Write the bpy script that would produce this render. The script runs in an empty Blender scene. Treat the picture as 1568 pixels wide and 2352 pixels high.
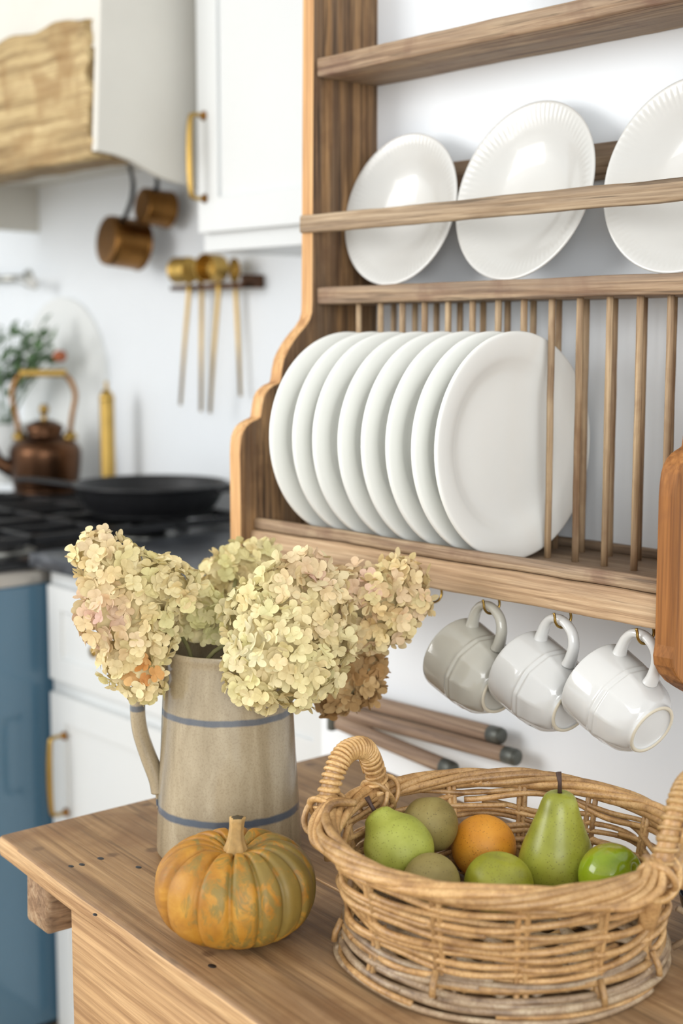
import bpy, bmesh, math, random
import numpy as np
from mathutils import Vector, Matrix, noise

random.seed(7)
rng = np.random.default_rng(7)
SC = bpy.context.scene
COL = SC.collection
PI = math.pi

# ------------------------------------------------------------------ camera
F_PX, CX, CY = 3267.0, 784.0, 1176.0            # frame is 1568 x 2352
TH = math.atan(400 / 3267.0)
PSI = math.radians(41.3)
CAM = Vector((0, 0, 1.36))
VH = Vector((-math.cos(PSI), math.sin(PSI), 0))
RT = Vector((math.sin(PSI), math.cos(PSI), 0))
FW = VH * math.cos(TH) - Vector((0, 0, 1)) * math.sin(TH)
UP = VH * math.sin(TH) + Vector((0, 0, 1)) * math.cos(TH)
cam_data = bpy.data.cameras.new('camera')
cam = bpy.data.objects.new('camera', cam_data)
COL.objects.link(cam)
M = Matrix((RT, UP, -FW)).transposed().to_4x4()
M.translation = CAM
cam.matrix_world = M
cam_data.sensor_fit = 'VERTICAL'
cam_data.sensor_height = 36.0
cam_data.sensor_width = 24.0
cam_data.lens = 50.0
cam_data.clip_start = 0.05
cam_data.dof.use_dof = True
cam_data.dof.focus_distance = 1.53
cam_data.dof.aperture_fstop = 3.4
SC.camera = cam

# ------------------------------------------------------------------ world and window light
w = bpy.data.worlds.new('world')
SC.world = w
w.use_nodes = True
bg = w.node_tree.nodes['Background']
bg.inputs['Color'].default_value = (0.92, 0.96, 1.0, 1)
bg.inputs['Strength'].default_value = 1.15


def area(name, loc, target, sx, sy, power, col):
    d = bpy.data.lights.new(name, 'AREA')
    d.shape = 'RECTANGLE'
    d.size, d.size_y, d.energy, d.color = sx, sy, power, col
    o = bpy.data.objects.new(name, d)
    COL.objects.link(o)
    o.location = loc
    o.rotation_euler = (Vector(target) - Vector(loc)).to_track_quat('-Z', 'Y').to_euler()
    return o


area('window_left_offscreen', (-3.3, -1.6, 2.05), (-1.3, 1.2, 1.1), 1.8, 1.5, 72, (1.0, 0.99, 0.975))
area('window_right_offscreen', (2.7, -1.7, 1.95), (-1.2, 1.2, 1.0), 2.8, 1.7, 118, (0.98, 0.99, 1.0))
SC.view_settings.view_transform = 'Standard'
SC.view_settings.look = 'None'
SC.view_settings.gamma = 1.0
SC.view_settings.use_curve_mapping = False
SC.view_settings.exposure = -0.10


# ------------------------------------------------------------------ helpers
def at(px, py, axis, val):
    """point seen at a photo pixel where it meets the plane axis = val"""
    d = FW + RT * ((px - CX) / F_PX) + UP * ((CY - py) / F_PX)
    i = 'xyz'.index(axis)
    return CAM + d * ((val - CAM[i]) / d[i])


def at_w(px, py, wd):
    return CAM + (FW + RT * ((px - CX) / F_PX) + UP * ((CY - py) / F_PX)) * wd


def lin(r, g, b):
    f = lambda c: (c / 255 / 12.92) if c / 255 <= 0.04045 else ((c / 255 + 0.055) / 1.055) ** 2.4
    return (f(r), f(g), f(b), 1.0)


def tag(o, label=None, cat=None, group=None, kind=None):
    if label: o['label'] = label
    if cat: o['category'] = cat
    if group: o['group'] = group
    if kind: o['kind'] = kind
    return o


def thing(name, loc, label, cat, group=None):
    o = bpy.data.objects.new(name, None)
    o.empty_display_size = 0.05
    COL.objects.link(o)
    o.location = loc
    return tag(o, label, cat, group)


def wloc(o):
    v = Vector((0, 0, 0))
    while o is not None:
        v += o.location
        o = o.parent
    return v


def mesh(name, verts, faces, mat, smooth=True):
    me = bpy.data.meshes.new(name)
    me.from_pydata([tuple(v) for v in verts], [], faces)
    for m in (mat if isinstance(mat, (list, tuple)) else [mat]):
        me.materials.append(m)
    if smooth:
        me.polygons.foreach_set('use_smooth', [True] * len(me.polygons))
    me.update()
    return me


def link(name, me, parent=None, mw=None):
    o = bpy.data.objects.new(name, me)
    COL.objects.link(o)
    if parent is not None: o.parent = parent
    if mw is not None: o.matrix_local = mw
    return o


def obj(name, vf, mat, parent=None, smooth=True):
    """verts in world space; for a child they are made relative to its parents"""
    v, f = vf
    off = wloc(parent) if parent is not None else Vector((0, 0, 0))
    return link(name, mesh(name, [Vector(p) - off for p in v], f, mat, smooth), parent)


def from_bm(bm):
    bm.verts.ensure_lookup_table()
    bm.verts.index_update()
    return [v.co.copy() for v in bm.verts], [[v.index for v in f.verts] for f in bm.faces]


def box(x0, x1, y0, y1, z0, z1, bev=0.002, seg=2, cuts=0, wob=0.0, wsc=9.0):
    bm = bmesh.new()
    bmesh.ops.create_cube(bm, size=1)
    for v in bm.verts:
        v.co = Vector(((x0 + x1) / 2 + v.co.x * (x1 - x0), (y0 + y1) / 2 + v.co.y * (y1 - y0), (z0 + z1) / 2 + v.co.z * (z1 - z0)))
    if bev > 0:
        bmesh.ops.bevel(bm, geom=bm.edges[:], offset=bev, segments=seg, profile=0.5, affect='EDGES')
    if cuts:
        dims = [x1 - x0, y1 - y0, z1 - z0]
        ax = dims.index(max(dims))
        lo = (x0, y0, z0)[ax]
        n = Vector((0, 0, 0)); n[ax] = 1
        for k in range(1, cuts):
            p = Vector((0, 0, 0)); p[ax] = lo + dims[ax] * k / cuts
            bmesh.ops.bisect_plane(bm, geom=bm.verts[:] + bm.edges[:] + bm.faces[:], plane_co=p, plane_no=n)
    if wob:
        for v in bm.verts:
            q = v.co * wsc
            v.co += Vector((noise.noise(q), noise.noise(q + Vector((7, 3, 1))), noise.noise(q + Vector((1, 9, 5))))) * wob
            v.co += Vector((noise.noise(q * 4), noise.noise(q * 4 + Vector((7, 3, 1))), noise.noise(q * 4 + Vector((1, 9, 5))))) * wob * 0.4
    r = from_bm(bm); bm.free()
    return r


def join(*parts):
    V, Fc = [], []
    for v, f in parts:
        o = len(V)
        V += [Vector(p) for p in v]
        Fc += [[i + o for i in q] for q in f]
    return V, Fc


def xf(vf, m):
    return [m @ Vector(p) for p in vf[0]], vf[1]


def lathe(prof, segs=64, fn=None):
    """prof: list of (r, z); a radius of 0 closes at the axis"""
    V, Fc, rows = [], [], []
    for r, z in prof:
        if r <= 1e-6:
            rows.append([len(V)]); V.append(Vector((0, 0, z)))
        else:
            row = []
            for k in range(segs):
                a = 2 * PI * k / segs
                rr, zz = (r, z) if fn is None else fn(r, z, a)
                row.append(len(V)); V.append(Vector((rr * math.cos(a), rr * math.sin(a), zz)))
            rows.append(row)
    for A, B in zip(rows, rows[1:]):
        for k in range(segs):
            k2 = (k + 1) % segs
            if len(A) == 1 and len(B) == 1: continue
            if len(A) == 1: Fc.append([A[0], B[k2], B[k]])
            elif len(B) == 1: Fc.append([A[k], A[k2], B[0]])
            else: Fc.append([A[k], A[k2], B[k2], B[k]])
    return V, Fc


def smooth_prof(pts, n=8):
    """Catmull-Rom through profile points"""
    out = []
    P = [Vector((p[0], p[1], 0)) if len(p) == 2 else Vector(p) for p in pts]
    for i in range(len(P) - 1):
        p0, p1, p2, p3 = P[max(i - 1, 0)], P[i], P[i + 1], P[min(i + 2, len(P) - 1)]
        for k in range(n):
            t = k / n
            out.append(0.5 * ((2 * p1) + (p2 - p0) * t + (2 * p0 - 5 * p1 + 4 * p2 - p3) * t * t + (3 * p1 - p0 - 3 * p2 + p3) * t ** 3))
    out.append(P[-1])
    return [(max(p.x, 0), p.y) for p in out] if len(pts[0]) == 2 else out


def tube(pts, rad, sides=8, closed=False, flat=1.0, upv=None, caps=True):
    P = [Vector(p) for p in pts]
    n = len(P)
    R = rad if isinstance(rad, (list, tuple)) else [rad] * n
    T = []
    for i in range(n):
        a = P[(i - 1) % n] if (closed or i > 0) else P[i]
        b = P[(i + 1) % n] if (closed or i < n - 1) else P[i]
        T.append((b - a).normalized())
    nrm = (upv or (Vector((0, 0, 1)) if abs(T[0].z) < 0.9 else Vector((1, 0, 0))))
    nrm = (nrm - T[0] * nrm.dot(T[0])).normalized()
    V, Fc = [], []
    for i in range(n):
        nrm = nrm - T[i] * nrm.dot(T[i])
        nrm.normalize()
        bn = T[i].cross(nrm)
        for k in range(sides):
            a = 2 * PI * k / sides
            V.append(P[i] + (nrm * math.cos(a) * flat + bn * math.sin(a)) * R[i])
    m = n if closed else n - 1
    for i in range(m):
        for k in range(sides):
            a, b = i * sides + k, i * sides + (k + 1) % sides
            c, d = ((i + 1) % n) * sides + (k + 1) % sides, ((i + 1) % n) * sides + k
            Fc.append([a, b, c, d])
    if caps and not closed:
        Fc.append(list(range(sides))[::-1])
        Fc.append([(n - 1) * sides + k for k in range(sides)])
    return V, Fc


def frame(loc, z, x):
    """matrix with local Z along z and local X near x"""
    z = Vector(z).normalized()
    x = Vector(x)
    x = (x - z * x.dot(z)).normalized()
    y = z.cross(x)
    m = Matrix((x, y, z)).transposed().to_4x4()
    m.translation = Vector(loc)
    return m


def extrude_x(prof, x0, x1, bev=0.0015):
    """closed (y, z) outline extruded along X; side wall faces get material 1"""
    bm = bmesh.new()
    a = [bm.verts.new((x0, y, z)) for y, z in prof]
    b = [bm.verts.new((x1, y, z)) for y, z in prof]
    bm.faces.new(a); bm.faces.new(b[::-1])
    n = len(prof)
    for i in range(n):
        bm.faces.new([a[i], b[i], b[(i + 1) % n], a[(i + 1) % n]])
    bmesh.ops.recalc_face_normals(bm, faces=bm.faces[:])
    r = from_bm(bm); bm.free()
    return r


# ------------------------------------------------------------------ materials
def mat(name):
    m = bpy.data.materials.new(name)
    m.use_nodes = True
    nt = m.node_tree
    return m, nt, nt.nodes, nt.links, nt.nodes['Principled BSDF']


def ramp(nd, stops):
    r = nd.new('ShaderNodeValToRGB')
    e = r.color_ramp.elements
    while len(e) < len(stops): e.new(0.5)
    for k, (p, c) in enumerate(stops):
        e[k].position = p; e[k].color = c
    return r


def mixc(nd, ln, fac, a, b, mode='MIX'):
    n = nd.new('ShaderNodeMix')
    n.data_type = 'RGBA'; n.blend_type = mode
    for s, v in ((0, fac), (6, a), (7, b)):
        if hasattr(v, 'links'): ln.new(v, n.inputs[s])
        else: n.inputs[s].default_value = v
    return n.outputs[2]


def tex_noise(nd, ln, vec, scale, detail=4, rough=0.55, dist=0.0):
    n = nd.new('ShaderNodeTexNoise')
    n.inputs['Scale'].default_value = scale
    n.inputs['Detail'].default_value = detail
    n.inputs['Roughness'].default_value = rough
    n.inputs['Distortion'].default_value = dist
    if vec is not None: ln.new(vec, n.inputs['Vector'])
    return n


def bump(nd, ln, bsdf, height, strength, dist=0.001):
    b = nd.new('ShaderNodeBump')
    b.inputs['Strength'].default_value = strength
    b.inputs['Distance'].default_value = dist
    ln.new(height, b.inputs['Height'])
    ln.new(b.outputs['Normal'], bsdf.inputs['Normal'])


def coords(nd, ln, scale=(1, 1, 1), rnd=True, rotz=0.0):
    tc = nd.new('ShaderNodeTexCoord')
    out = tc.outputs['Object']
    if rotz:
        vr = nd.new('ShaderNodeVectorRotate'); vr.rotation_type = 'Z_AXIS'
        vr.inputs['Angle'].default_value = rotz
        ln.new(out, vr.inputs['Vector']); out = vr.outputs['Vector']
    if rnd:
        oi = nd.new('ShaderNodeObjectInfo')
        mul = nd.new('ShaderNodeVectorMath'); mul.operation = 'SCALE'
        mul.inputs[0].default_value = (13.0, 7.0, 5.0)
        ln.new(oi.outputs['Random'], mul.inputs['Scale'])
        add = nd.new('ShaderNodeVectorMath'); add.operation = 'ADD'
        ln.new(out, add.inputs[0]); ln.new(mul.outputs[0], add.inputs[1])
        out = add.outputs[0]
    mp = nd.new('ShaderNodeMapping')
    mp.inputs['Scale'].default_value = scale
    ln.new(out, mp.inputs['Vector'])
    return mp.outputs['Vector'], out


def wood(name, light, mid, dark, axis='x', fine=1.0, streak=0.5, stain=None, rough=0.62, bmp=0.5, crack=0.0, knots=False, cw=0.0, grey=0.0, greyc=(0.17, 0.145, 0.115, 1), rotz=0.0):
    m, nt, nd, ln, bs = mat(name)
    st = {'x': (0.05, 1, 1), 'y': (1, 0.05, 1), 'z': (1, 1, 0.05)}[axis]
    v, raw = coords(nd, ln, st, True, rotz)
    st3 = {'x': (0.018, 1, 1), 'y': (1, 0.018, 1), 'z': (1, 1, 0.018)}[axis]
    mp3 = nd.new('ShaderNodeMapping'); mp3.inputs['Scale'].default_value = st3
    ln.new(raw, mp3.inputs['Vector'])
    broad = tex_noise(nd, ln, v, 55 * fine, 4, 0.62, 0.9)
    fibre = tex_noise(nd, ln, mp3.outputs['Vector'], 480 * fine, 4, 0.65, 0.3)
    # growth rings: a distorted distance field read as bands
    wv = nd.new('ShaderNodeTexWave')
    wv.wave_type = 'BANDS'; wv.bands_direction = 'DIAGONAL'
    wv.inputs['Scale'].default_value = 62 * fine
    wv.inputs['Distortion'].default_value = 7.0
    wv.inputs['Detail'].default_value = 3.0
    wv.inputs['Detail Scale'].default_value = 0.8
    ln.new(mp3.outputs['Vector'], wv.inputs['Vector'])
    rb = ramp(nd, [(0.32, dark), (0.5, mid), (0.68, light)])
    ln.new(broad.outputs['Fac'], rb.inputs['Fac'])
    rf = ramp(nd, [(0.34, (0.46, 0.40, 0.35, 1)), (0.58, (1, 1, 1, 1))])
    ln.new(fibre.outputs['Fac'], rf.inputs['Fac'])
    rw = ramp(nd, [(0.0, (0.62, 0.54, 0.46, 1)), (0.55, (1, 1, 1, 1))])
    ln.new(wv.outputs['Fac'], rw.inputs['Fac'])
    c = mixc(nd, ln, streak, rb.outputs['Color'], rf.outputs['Color'], 'MULTIPLY')
    c = mixc(nd, ln, streak * 0.8, c, rw.outputs['Color'], 'MULTIPLY')
    blotch = tex_noise(nd, ln, raw, 9, 4, 0.6, 0.5)
    if grey:
        gn = tex_noise(nd, ln, v, 24 * fine, 4, 0.6, 1.0)
        rg = ramp(nd, [(0.42, (0, 0, 0, 1)), (0.60, (grey, grey, grey, 1))])
        ln.new(gn.outputs['Fac'], rg.inputs['Fac'])
        c = mixc(nd, ln, rg.outputs['Color'], c, greyc)
    if stain is not None:
        rs = ramp(nd, [(0.5, (0, 0, 0, 1)), (0.66, (1, 1, 1, 1))])
        ln.new(blotch.outputs['Fac'], rs.inputs['Fac'])
        mm = nd.new('ShaderNodeMath'); mm.operation = 'MULTIPLY'
        ln.new(rs.outputs['Color'], mm.inputs[0]); ln.new(fibre.outputs['Fac'], mm.inputs[1])
        c = mixc(nd, ln, mm.outputs[0], c, stain)
    if crack:
        st2 = {'x': (0.03, 1, 1), 'y': (1, 0.03, 1), 'z': (1, 1, 0.03)}[axis]
        mp2 = nd.new('ShaderNodeMapping'); mp2.inputs['Scale'].default_value = st2
        ln.new(raw, mp2.inputs['Vector'])
        cn = tex_noise(nd, ln, mp2.outputs['Vector'], 135 * fine, 3, 0.7, 0.6)
        rc = ramp(nd, [(0.30 + cw, (1, 1, 1, 1)), (0.39 + cw, (0, 0, 0, 1))])
        ln.new(cn.outputs['Fac'], rc.inputs['Fac'])
        mm2 = nd.new('ShaderNodeMath'); mm2.operation = 'MULTIPLY'; mm2.inputs[1].default_value = crack
        ln.new(rc.outputs['Color'], mm2.inputs[0])
        c = mixc(nd, ln, mm2.outputs[0], c, lin(62, 48, 36))
    if knots:
        vo = nd.new('ShaderNodeTexVoronoi'); vo.inputs['Scale'].default_value = 13
        ln.new(raw, vo.inputs['Vector'])
        rk = ramp(nd, [(0.075, (1, 1, 1, 1)), (0.13, (0, 0, 0, 1))])
        ln.new(vo.outputs['Distance'], rk.inputs['Fac'])
        mm3 = nd.new('ShaderNodeMath'); mm3.operation = 'MULTIPLY'
        ln.new(rk.outputs['Color'], mm3.inputs[0]); ln.new(broad.outputs['Fac'], mm3.inputs[1])
        c = mixc(nd, ln, mm3.outputs[0], c, lin(66, 44, 34))
    ln.new(c, bs.inputs['Base Color'])
    bs.inputs['Roughness'].default_value = rough
    bs.inputs['Specular IOR Level'].default_value = 0.3
    bump(nd, ln, bs, fibre.outputs['Fac'], bmp, 0.0015)
    return m


def plain(name, col, rough=0.5, metal=0.0, var=0.06, vsc=14, bmp=0.0, bsc=200, coat=0.0, spec=0.5):
    m, nt, nd, ln, bs = mat(name)
    v, raw = coords(nd, ln)
    n = tex_noise(nd, ln, raw, vsc, 4)
    d = tuple(c * (1 - var * 2.2) for c in col[:3]) + (1,)
    l = tuple(min(c * (1 + var), 1) for c in col[:3]) + (1,)
    r = ramp(nd, [(0.3, d), (0.7, l)])
    ln.new(n.outputs['Fac'], r.inputs['Fac'])
    ln.new(r.outputs['Color'], bs.inputs['Base Color'])
    bs.inputs['Roughness'].default_value = rough
    bs.inputs['Metallic'].default_value = metal
    bs.inputs['Coat Weight'].default_value = coat
    bs.inputs['Specular IOR Level'].default_value = spec
    if bmp:
        b = tex_noise(nd, ln, raw, bsc, 3)
        bump(nd, ln, bs, b.outputs['Fac'], bmp, 0.0008)
    return m


MT = {}
MT['paint'] = plain('wall_paint', lin(239, 243, 246), 0.6, var=0.01, vsc=4, bmp=0.12, bsc=160)
MT['cab'] = plain('cabinet_paint', lin(218, 220, 219), 0.35, var=0.006, vsc=3)
MT['plaster'] = plain('hood_plaster', lin(212, 209, 200), 0.75, var=0.02, vsc=5, bmp=0.2, bsc=60)
MT['rack'] = wood('rack_wood', lin(198, 174, 142), lin(168, 142, 114), lin(122, 98, 78), 'x', 1.0, 0.65, lin(108, 74, 60), crack=0.55, cw=0.05, grey=0.6, greyc=lin(142, 124, 106))
MT['rack_y'] = wood('rack_floor_wood', lin(176, 154, 128), lin(156, 132, 108), lin(122, 102, 84), 'x', 1.0, 0.6, crack=0.4, cw=0.03, grey=0.6, greyc=lin(142, 122, 102))
MT['lip'] = wood('pale_plank_wood', lin(218, 190, 154), lin(200, 168, 132), lin(168, 137, 106), 'x', 1.1, 0.5, crack=0.35, cw=0.02, grey=0.45, greyc=lin(176, 152, 124))
MT['slat'] = wood('weathered_slat_wood', lin(200, 179, 150), lin(176, 153, 124), lin(132, 112, 92), 'x', 0.8, 0.7, crack=0.6, cw=0.05, grey=0.6, greyc=lin(150, 132, 110))
MT['post'] = wood('old_post_wood', lin(188, 148, 102), lin(146, 114, 80), lin(80, 62, 48), 'z', 1.0, 0.65, lin(92, 66, 48), crack=0.85, cw=0.07, grey=0.7, greyc=lin(118, 98, 78))
MT['edge'] = wood('sawn_edge_wood', lin(234, 190, 136), lin(216, 168, 114), lin(186, 138, 92), 'z', 0.9, 0.35, crack=0.15)
MT['honey'] = wood('honey_panel_wood', lin(186, 128, 70), lin(158, 104, 54), lin(112, 72, 38), 'z', 0.8, 0.45, lin(120, 76, 44))
MT['rod'] = wood('dowel_wood', lin(216, 191, 154), lin(192, 163, 126), lin(140, 111, 83), 'z', 1.5, 0.55, lin(120, 86, 60), crack=0.35, cw=0.03, grey=0.5, greyc=lin(154, 132, 108))
MT['table'] = wood('table_pine', lin(190, 155, 112), lin(166, 132, 93), lin(130, 101, 70), 'x', 0.75, 0.5, lin(120, 84, 54), rough=0.5, crack=0.45, knots=True, cw=0.03, grey=0.35, greyc=lin(156, 128, 98), rotz=math.atan(0.093))
MT['table_edge'] = wood('table_edge_pine', lin(226, 192, 146), lin(206, 168, 122), lin(164, 126, 88), 'x', 0.9, 0.6, crack=0.2, rotz=math.atan(0.093))
MT['apron'] = wood('apron_pine', lin(210, 172, 126), lin(190, 152, 108), lin(160, 122, 84), 'x', 0.7, 0.5, crack=0.15, knots=True, rotz=math.atan(0.093))
MT['batten'] = wood('batten_wood', lin(188, 162, 130), lin(168, 136, 104), lin(118, 90, 66), 'y', 1.2, 0.5, lin(70, 58, 48), crack=0.5)
MT['beam'] = wood('hood_beam_wood', lin(210, 188, 142), lin(184, 160, 114), lin(126, 102, 66), 'x', 0.5, 0.5, lin(130, 92, 46), crack=0.4)
MT['grey_dowel'] = wood('grey_dowel_wood', lin(178, 154, 130), lin(154, 130, 110), lin(112, 94, 82), 'x', 0.9, 0.5, crack=0.2)
MT['rail'] = wood('dark_rail_wood', lin(110, 74, 46), lin(88, 58, 36), lin(60, 40, 26), 'x', 0.9, 0.5)
MT['floor'] = wood('floor_wood', lin(226, 212, 192), lin(212, 196, 174), lin(190, 172, 150), 'x', 0.3, 0.5)
MT['plate'] = plain('cream_ceramic', lin(242, 243, 238), 0.22, var=0.012, vsc=6, coat=0.2)
MT['bowl'] = plain('white_ceramic', lin(205, 204, 199), 0.24, var=0.012, vsc=5, coat=0.3)
MT['mug'] = plain('white_mug_glaze', lin(213, 212, 208), 0.14, var=0.015, vsc=9, coat=0.4)
MT['mug_grey'] = plain('stone_mug_glaze', lin(188, 184, 171), 0.16, var=0.02, vsc=9, coat=0.4)
MT['biscuit'] = plain('unglazed_ring', lin(214, 204, 182), 0.7, var=0.03)
MT['brass'] = plain('brass', lin(176, 144, 78), 0.3, 1.0, 0.08, 9)
MT['brass_old'] = plain('aged_brass', lin(146, 104, 56), 0.35, 1.0, 0.15, 8)
MT['gilt'] = plain('satin_brass', lin(206, 170, 92), 0.4, 0.85, 0.1, 8)
MT['copper'] = plain('old_copper', lin(104, 74, 54), 0.33, 1.0, 0.22, 7)
MT['iron'] = plain('cast_iron', lin(26, 26, 28), 0.42, 0.0, 0.1, 30)
MT['cap'] = plain('dull_metal_cap', lin(98, 100, 94), 0.5, 0.6, 0.1, 20)
MT['black'] = plain('black_enamel', lin(22, 23, 26), 0.22, 0.0, 0.05, 10)
MT['steel'] = plain('steel_trim', lin(186, 180, 172), 0.35, 0.9, 0.03, 6)
MT['blue'] = plain('blue_enamel', lin(78, 112, 134), 0.16, 0.0, 0.015, 3, coat=0.5)
MT['leaf'] = plain('green_leaf', lin(84, 112, 74), 0.5, var=0.2, vsc=20)
MT['rust'] = plain('rust_flower', lin(164, 92, 58), 0.7, var=0.15)
MT['white_pot'] = plain('white_pot_glaze', lin(226, 228, 226), 0.3, var=0.01)
MT['board'] = plain('white_board', lin(236, 238, 236), 0.3, var=0.01, vsc=3)
MT['chrome'] = plain('brushed_nickel', lin(178, 178, 172), 0.3, 0.9, 0.03)
MT['stemg'] = plain('dry_stem', lin(122, 118, 74), 0.7, var=0.12)
MT['core'] = plain('inner_flower', lin(224, 209, 160), 0.9, var=0.08, vsc=60)
MT['brown_stem'] = plain('fruit_stem', lin(72, 50, 40), 0.6, var=0.2, vsc=60)
MT['calyx'] = plain('fruit_calyx', lin(78, 66, 44), 0.8, var=0.2, vsc=80)
MT['pumpkin_stem'] = plain('pumpkin_stem', lin(192, 156, 98), 0.75, var=0.16, vsc=70, bmp=0.4, bsc=300)


def stone():
    m, nt, nd, ln, bs = mat('dark_stone')
    v, raw = coords(nd, ln)
    a = tex_noise(nd, ln, raw, 26, 6, 0.7)
    r = ramp(nd, [(0.35, lin(38, 40, 44)), (0.6, lin(72, 75, 80)), (0.75, lin(128, 130, 134))])
    ln.new(a.outputs['Fac'], r.inputs['Fac'])
    ln.new(r.outputs['Color'], bs.inputs['Base Color'])
    bs.inputs['Roughness'].default_value = 0.32
    return m


def jug_glaze():
    m, nt, nd, ln, bs = mat('stoneware_glaze')
    v, raw = coords(nd, ln, (1, 1, 0.22), rnd=False)
    a = tex_noise(nd, ln, v, 24, 5, 0.6, 0.4)
    r = ramp(nd, [(0.28, lin(134, 121, 97)), (0.5, lin(163, 148, 120)), (0.72, lin(188, 174, 146))])
    ln.new(a.outputs['Fac'], r.inputs['Fac'])
    sp = tex_noise(nd, ln, raw, 420, 2, 0.6)
    rs = ramp(nd, [(0.36, (0.7, 0.66, 0.62, 1)), (0.5, (1, 1, 1, 1))])
    ln.new(sp.outputs['Fac'], rs.inputs['Fac'])
    c = mixc(nd, ln, 0.4, r.outputs['Color'], rs.outputs['Color'], 'MULTIPLY')
    # crazing line and painted bands live on the glaze itself
    sep = nd.new('ShaderNodeSeparateXYZ'); ln.new(raw, sep.inputs[0])
    wn = tex_noise(nd, ln, raw, 40, 3)
    zz = nd.new('ShaderNodeMath'); zz.operation = 'MULTIPLY_ADD'
    ln.new(wn.outputs['Fac'], zz.inputs[0]); zz.inputs[1].default_value = 0.004; ln.new(sep.outputs['Z'], zz.inputs[2])
    for zc, hw, amt in ((0.0575, 0.0054, 0.85), (0.1725, 0.0046, 0.75)):
        d = nd.new('ShaderNodeMath'); d.operation = 'SUBTRACT'; ln.new(zz.outputs[0], d.inputs[0]); d.inputs[1].default_value = zc + 0.002
        ab = nd.new('ShaderNodeMath'); ab.operation = 'ABSOLUTE'; ln.new(d.outputs[0], ab.inputs[0])
        mr = nd.new('ShaderNodeMapRange'); ln.new(ab.outputs[0], mr.inputs['Value'])
        mr.inputs['From Min'].default_value = hw; mr.inputs['From Max'].default_value = hw * 0.55
        mr.inputs['To Min'].default_value = 0; mr.inputs['To Max'].default_value = amt
        c = mixc(nd, ln, mr.outputs['Result'], c, lin(58, 80, 104))
    ln.new(c, bs.inputs['Base Color'])
    bs.inputs['Roughness'].default_value = 0.24
    bs.inputs['Coat Weight'].default_value = 0.35
    bs.inputs['Coat Roughness'].default_value = 0.12
    bump(nd, ln, bs, a.outputs['Fac'], 0.15, 0.002)
    return m


def pumpkin_skin():
    m, nt, nd, ln, bs = mat('pumpkin_skin')
    v, raw = coords(nd, ln, (1, 1, 0.6), rnd=False)
    a = tex_noise(nd, ln, raw, 26, 5, 0.6, 0.6)
    r = ramp(nd, [(0.3, lin(144, 94, 24)), (0.52, lin(174, 120, 34)), (0.75, lin(196, 148, 58))])
    ln.new(a.outputs['Fac'], r.inputs['Fac'])
    # green patches, heavier on the side that ripened last
    sep = nd.new('ShaderNodeSeparateXYZ'); ln.new(raw, sep.inputs[0])
    g = tex_noise(nd, ln, v, 62, 5, 0.68, 0.9)
    side = nd.new('ShaderNodeVectorMath'); side.operation = 'DOT_PRODUCT'
    ln.new(raw, side.inputs[0]); side.inputs[1].default_value = (1.5, 1.3, 0.4)
    ad = nd.new('ShaderNodeMath'); ad.operation = 'ADD'
    ln.new(g.outputs['Fac'], ad.inputs[0]); ln.new(side.outputs['Value'], ad.inputs[1])
    rg = ramp(nd, [(0.50, (0, 0, 0, 1)), (0.62, (1, 1, 1, 1))])
    ln.new(ad.outputs[0], rg.inputs['Fac'])
    sm = nd.new('ShaderNodeMath'); sm.operation = 'MULTIPLY'; sm.inputs[1].default_value = 0.72
    ln.new(rg.outputs['Color'], sm.inputs[0])
    c = mixc(nd, ln, sm.outputs[0], r.outputs['Color'], lin(112, 106, 54))
    ln.new(c, bs.inputs['Base Color'])
    bs.inputs['Roughness'].default_value = 0.55
    bs.inputs['Subsurface Weight'].default_value = 0.03
    bs.inputs['Subsurface Radius'].default_value = (0.01, 0.005, 0.002)
    b = tex_noise(nd, ln, raw, 130, 4)
    bump(nd, ln, bs, b.outputs['Fac'], 0.25, 0.002)
    return m


def fruit_skin(name, lo, mid, hi, dots, rough=0.32, blush=None, bdir=(-8, 0, 0), bmp=0.05):
    m, nt, nd, ln, bs = mat(name)
    v, raw = coords(nd, ln, rnd=False)
    a = tex_noise(nd, ln, raw, 22, 4, 0.55, 0.3)
    r = ramp(nd, [(0.3, lo), (0.5, mid), (0.72, hi)])
    ln.new(a.outputs['Fac'], r.inputs['Fac'])
    c = r.outputs['Color']
    if blush is not None:
        d = nd.new('ShaderNodeVectorMath'); d.operation = 'DOT_PRODUCT'
        ln.new(raw, d.inputs[0]); d.inputs[1].default_value = bdir
        ad = nd.new('ShaderNodeMath'); ad.operation = 'MULTIPLY_ADD'
        ln.new(a.outputs['Fac'], ad.inputs[0]); ad.inputs[1].default_value = 0.5; ln.new(d.outputs['Value'], ad.inputs[2])
        rb = ramp(nd, [(0.38, (0, 0, 0, 1)), (0.62, (1, 1, 1, 1))])
        ln.new(ad.outputs[0], rb.inputs['Fac'])
        c = mixc(nd, ln, rb.outputs['Color'], c, blush)
    vo = nd.new('ShaderNodeTexVoronoi'); vo.inputs['Scale'].default_value = 330
    ln.new(raw, vo.inputs['Vector'])
    rv = ramp(nd, [(0.16, (1, 1, 1, 1)), (0.26, (0, 0, 0, 1))])
    ln.new(vo.outputs['Distance'], rv.inputs['Fac'])
    big = tex_noise(nd, ln, raw, 60, 2)
    mm = nd.new('ShaderNodeMath'); mm.operation = 'MULTIPLY'
    ln.new(rv.outputs['Color'], mm.inputs[0]); ln.new(big.outputs['Fac'], mm.inputs[1])
    c = mixc(nd, ln, mm.outputs[0], c, dots)
    ln.new(c, bs.inputs['Base Color'])
    bs.inputs['Roughness'].default_value = rough
    bs.inputs['Subsurface Weight'].default_value = 0.04
    bs.inputs['Subsurface Radius'].default_value = (0.006, 0.006, 0.002)
    b = tex_noise(nd, ln, raw, 350, 2)
    bump(nd, ln, bs, b.outputs['Fac'], bmp, 0.001)
    return m


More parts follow.
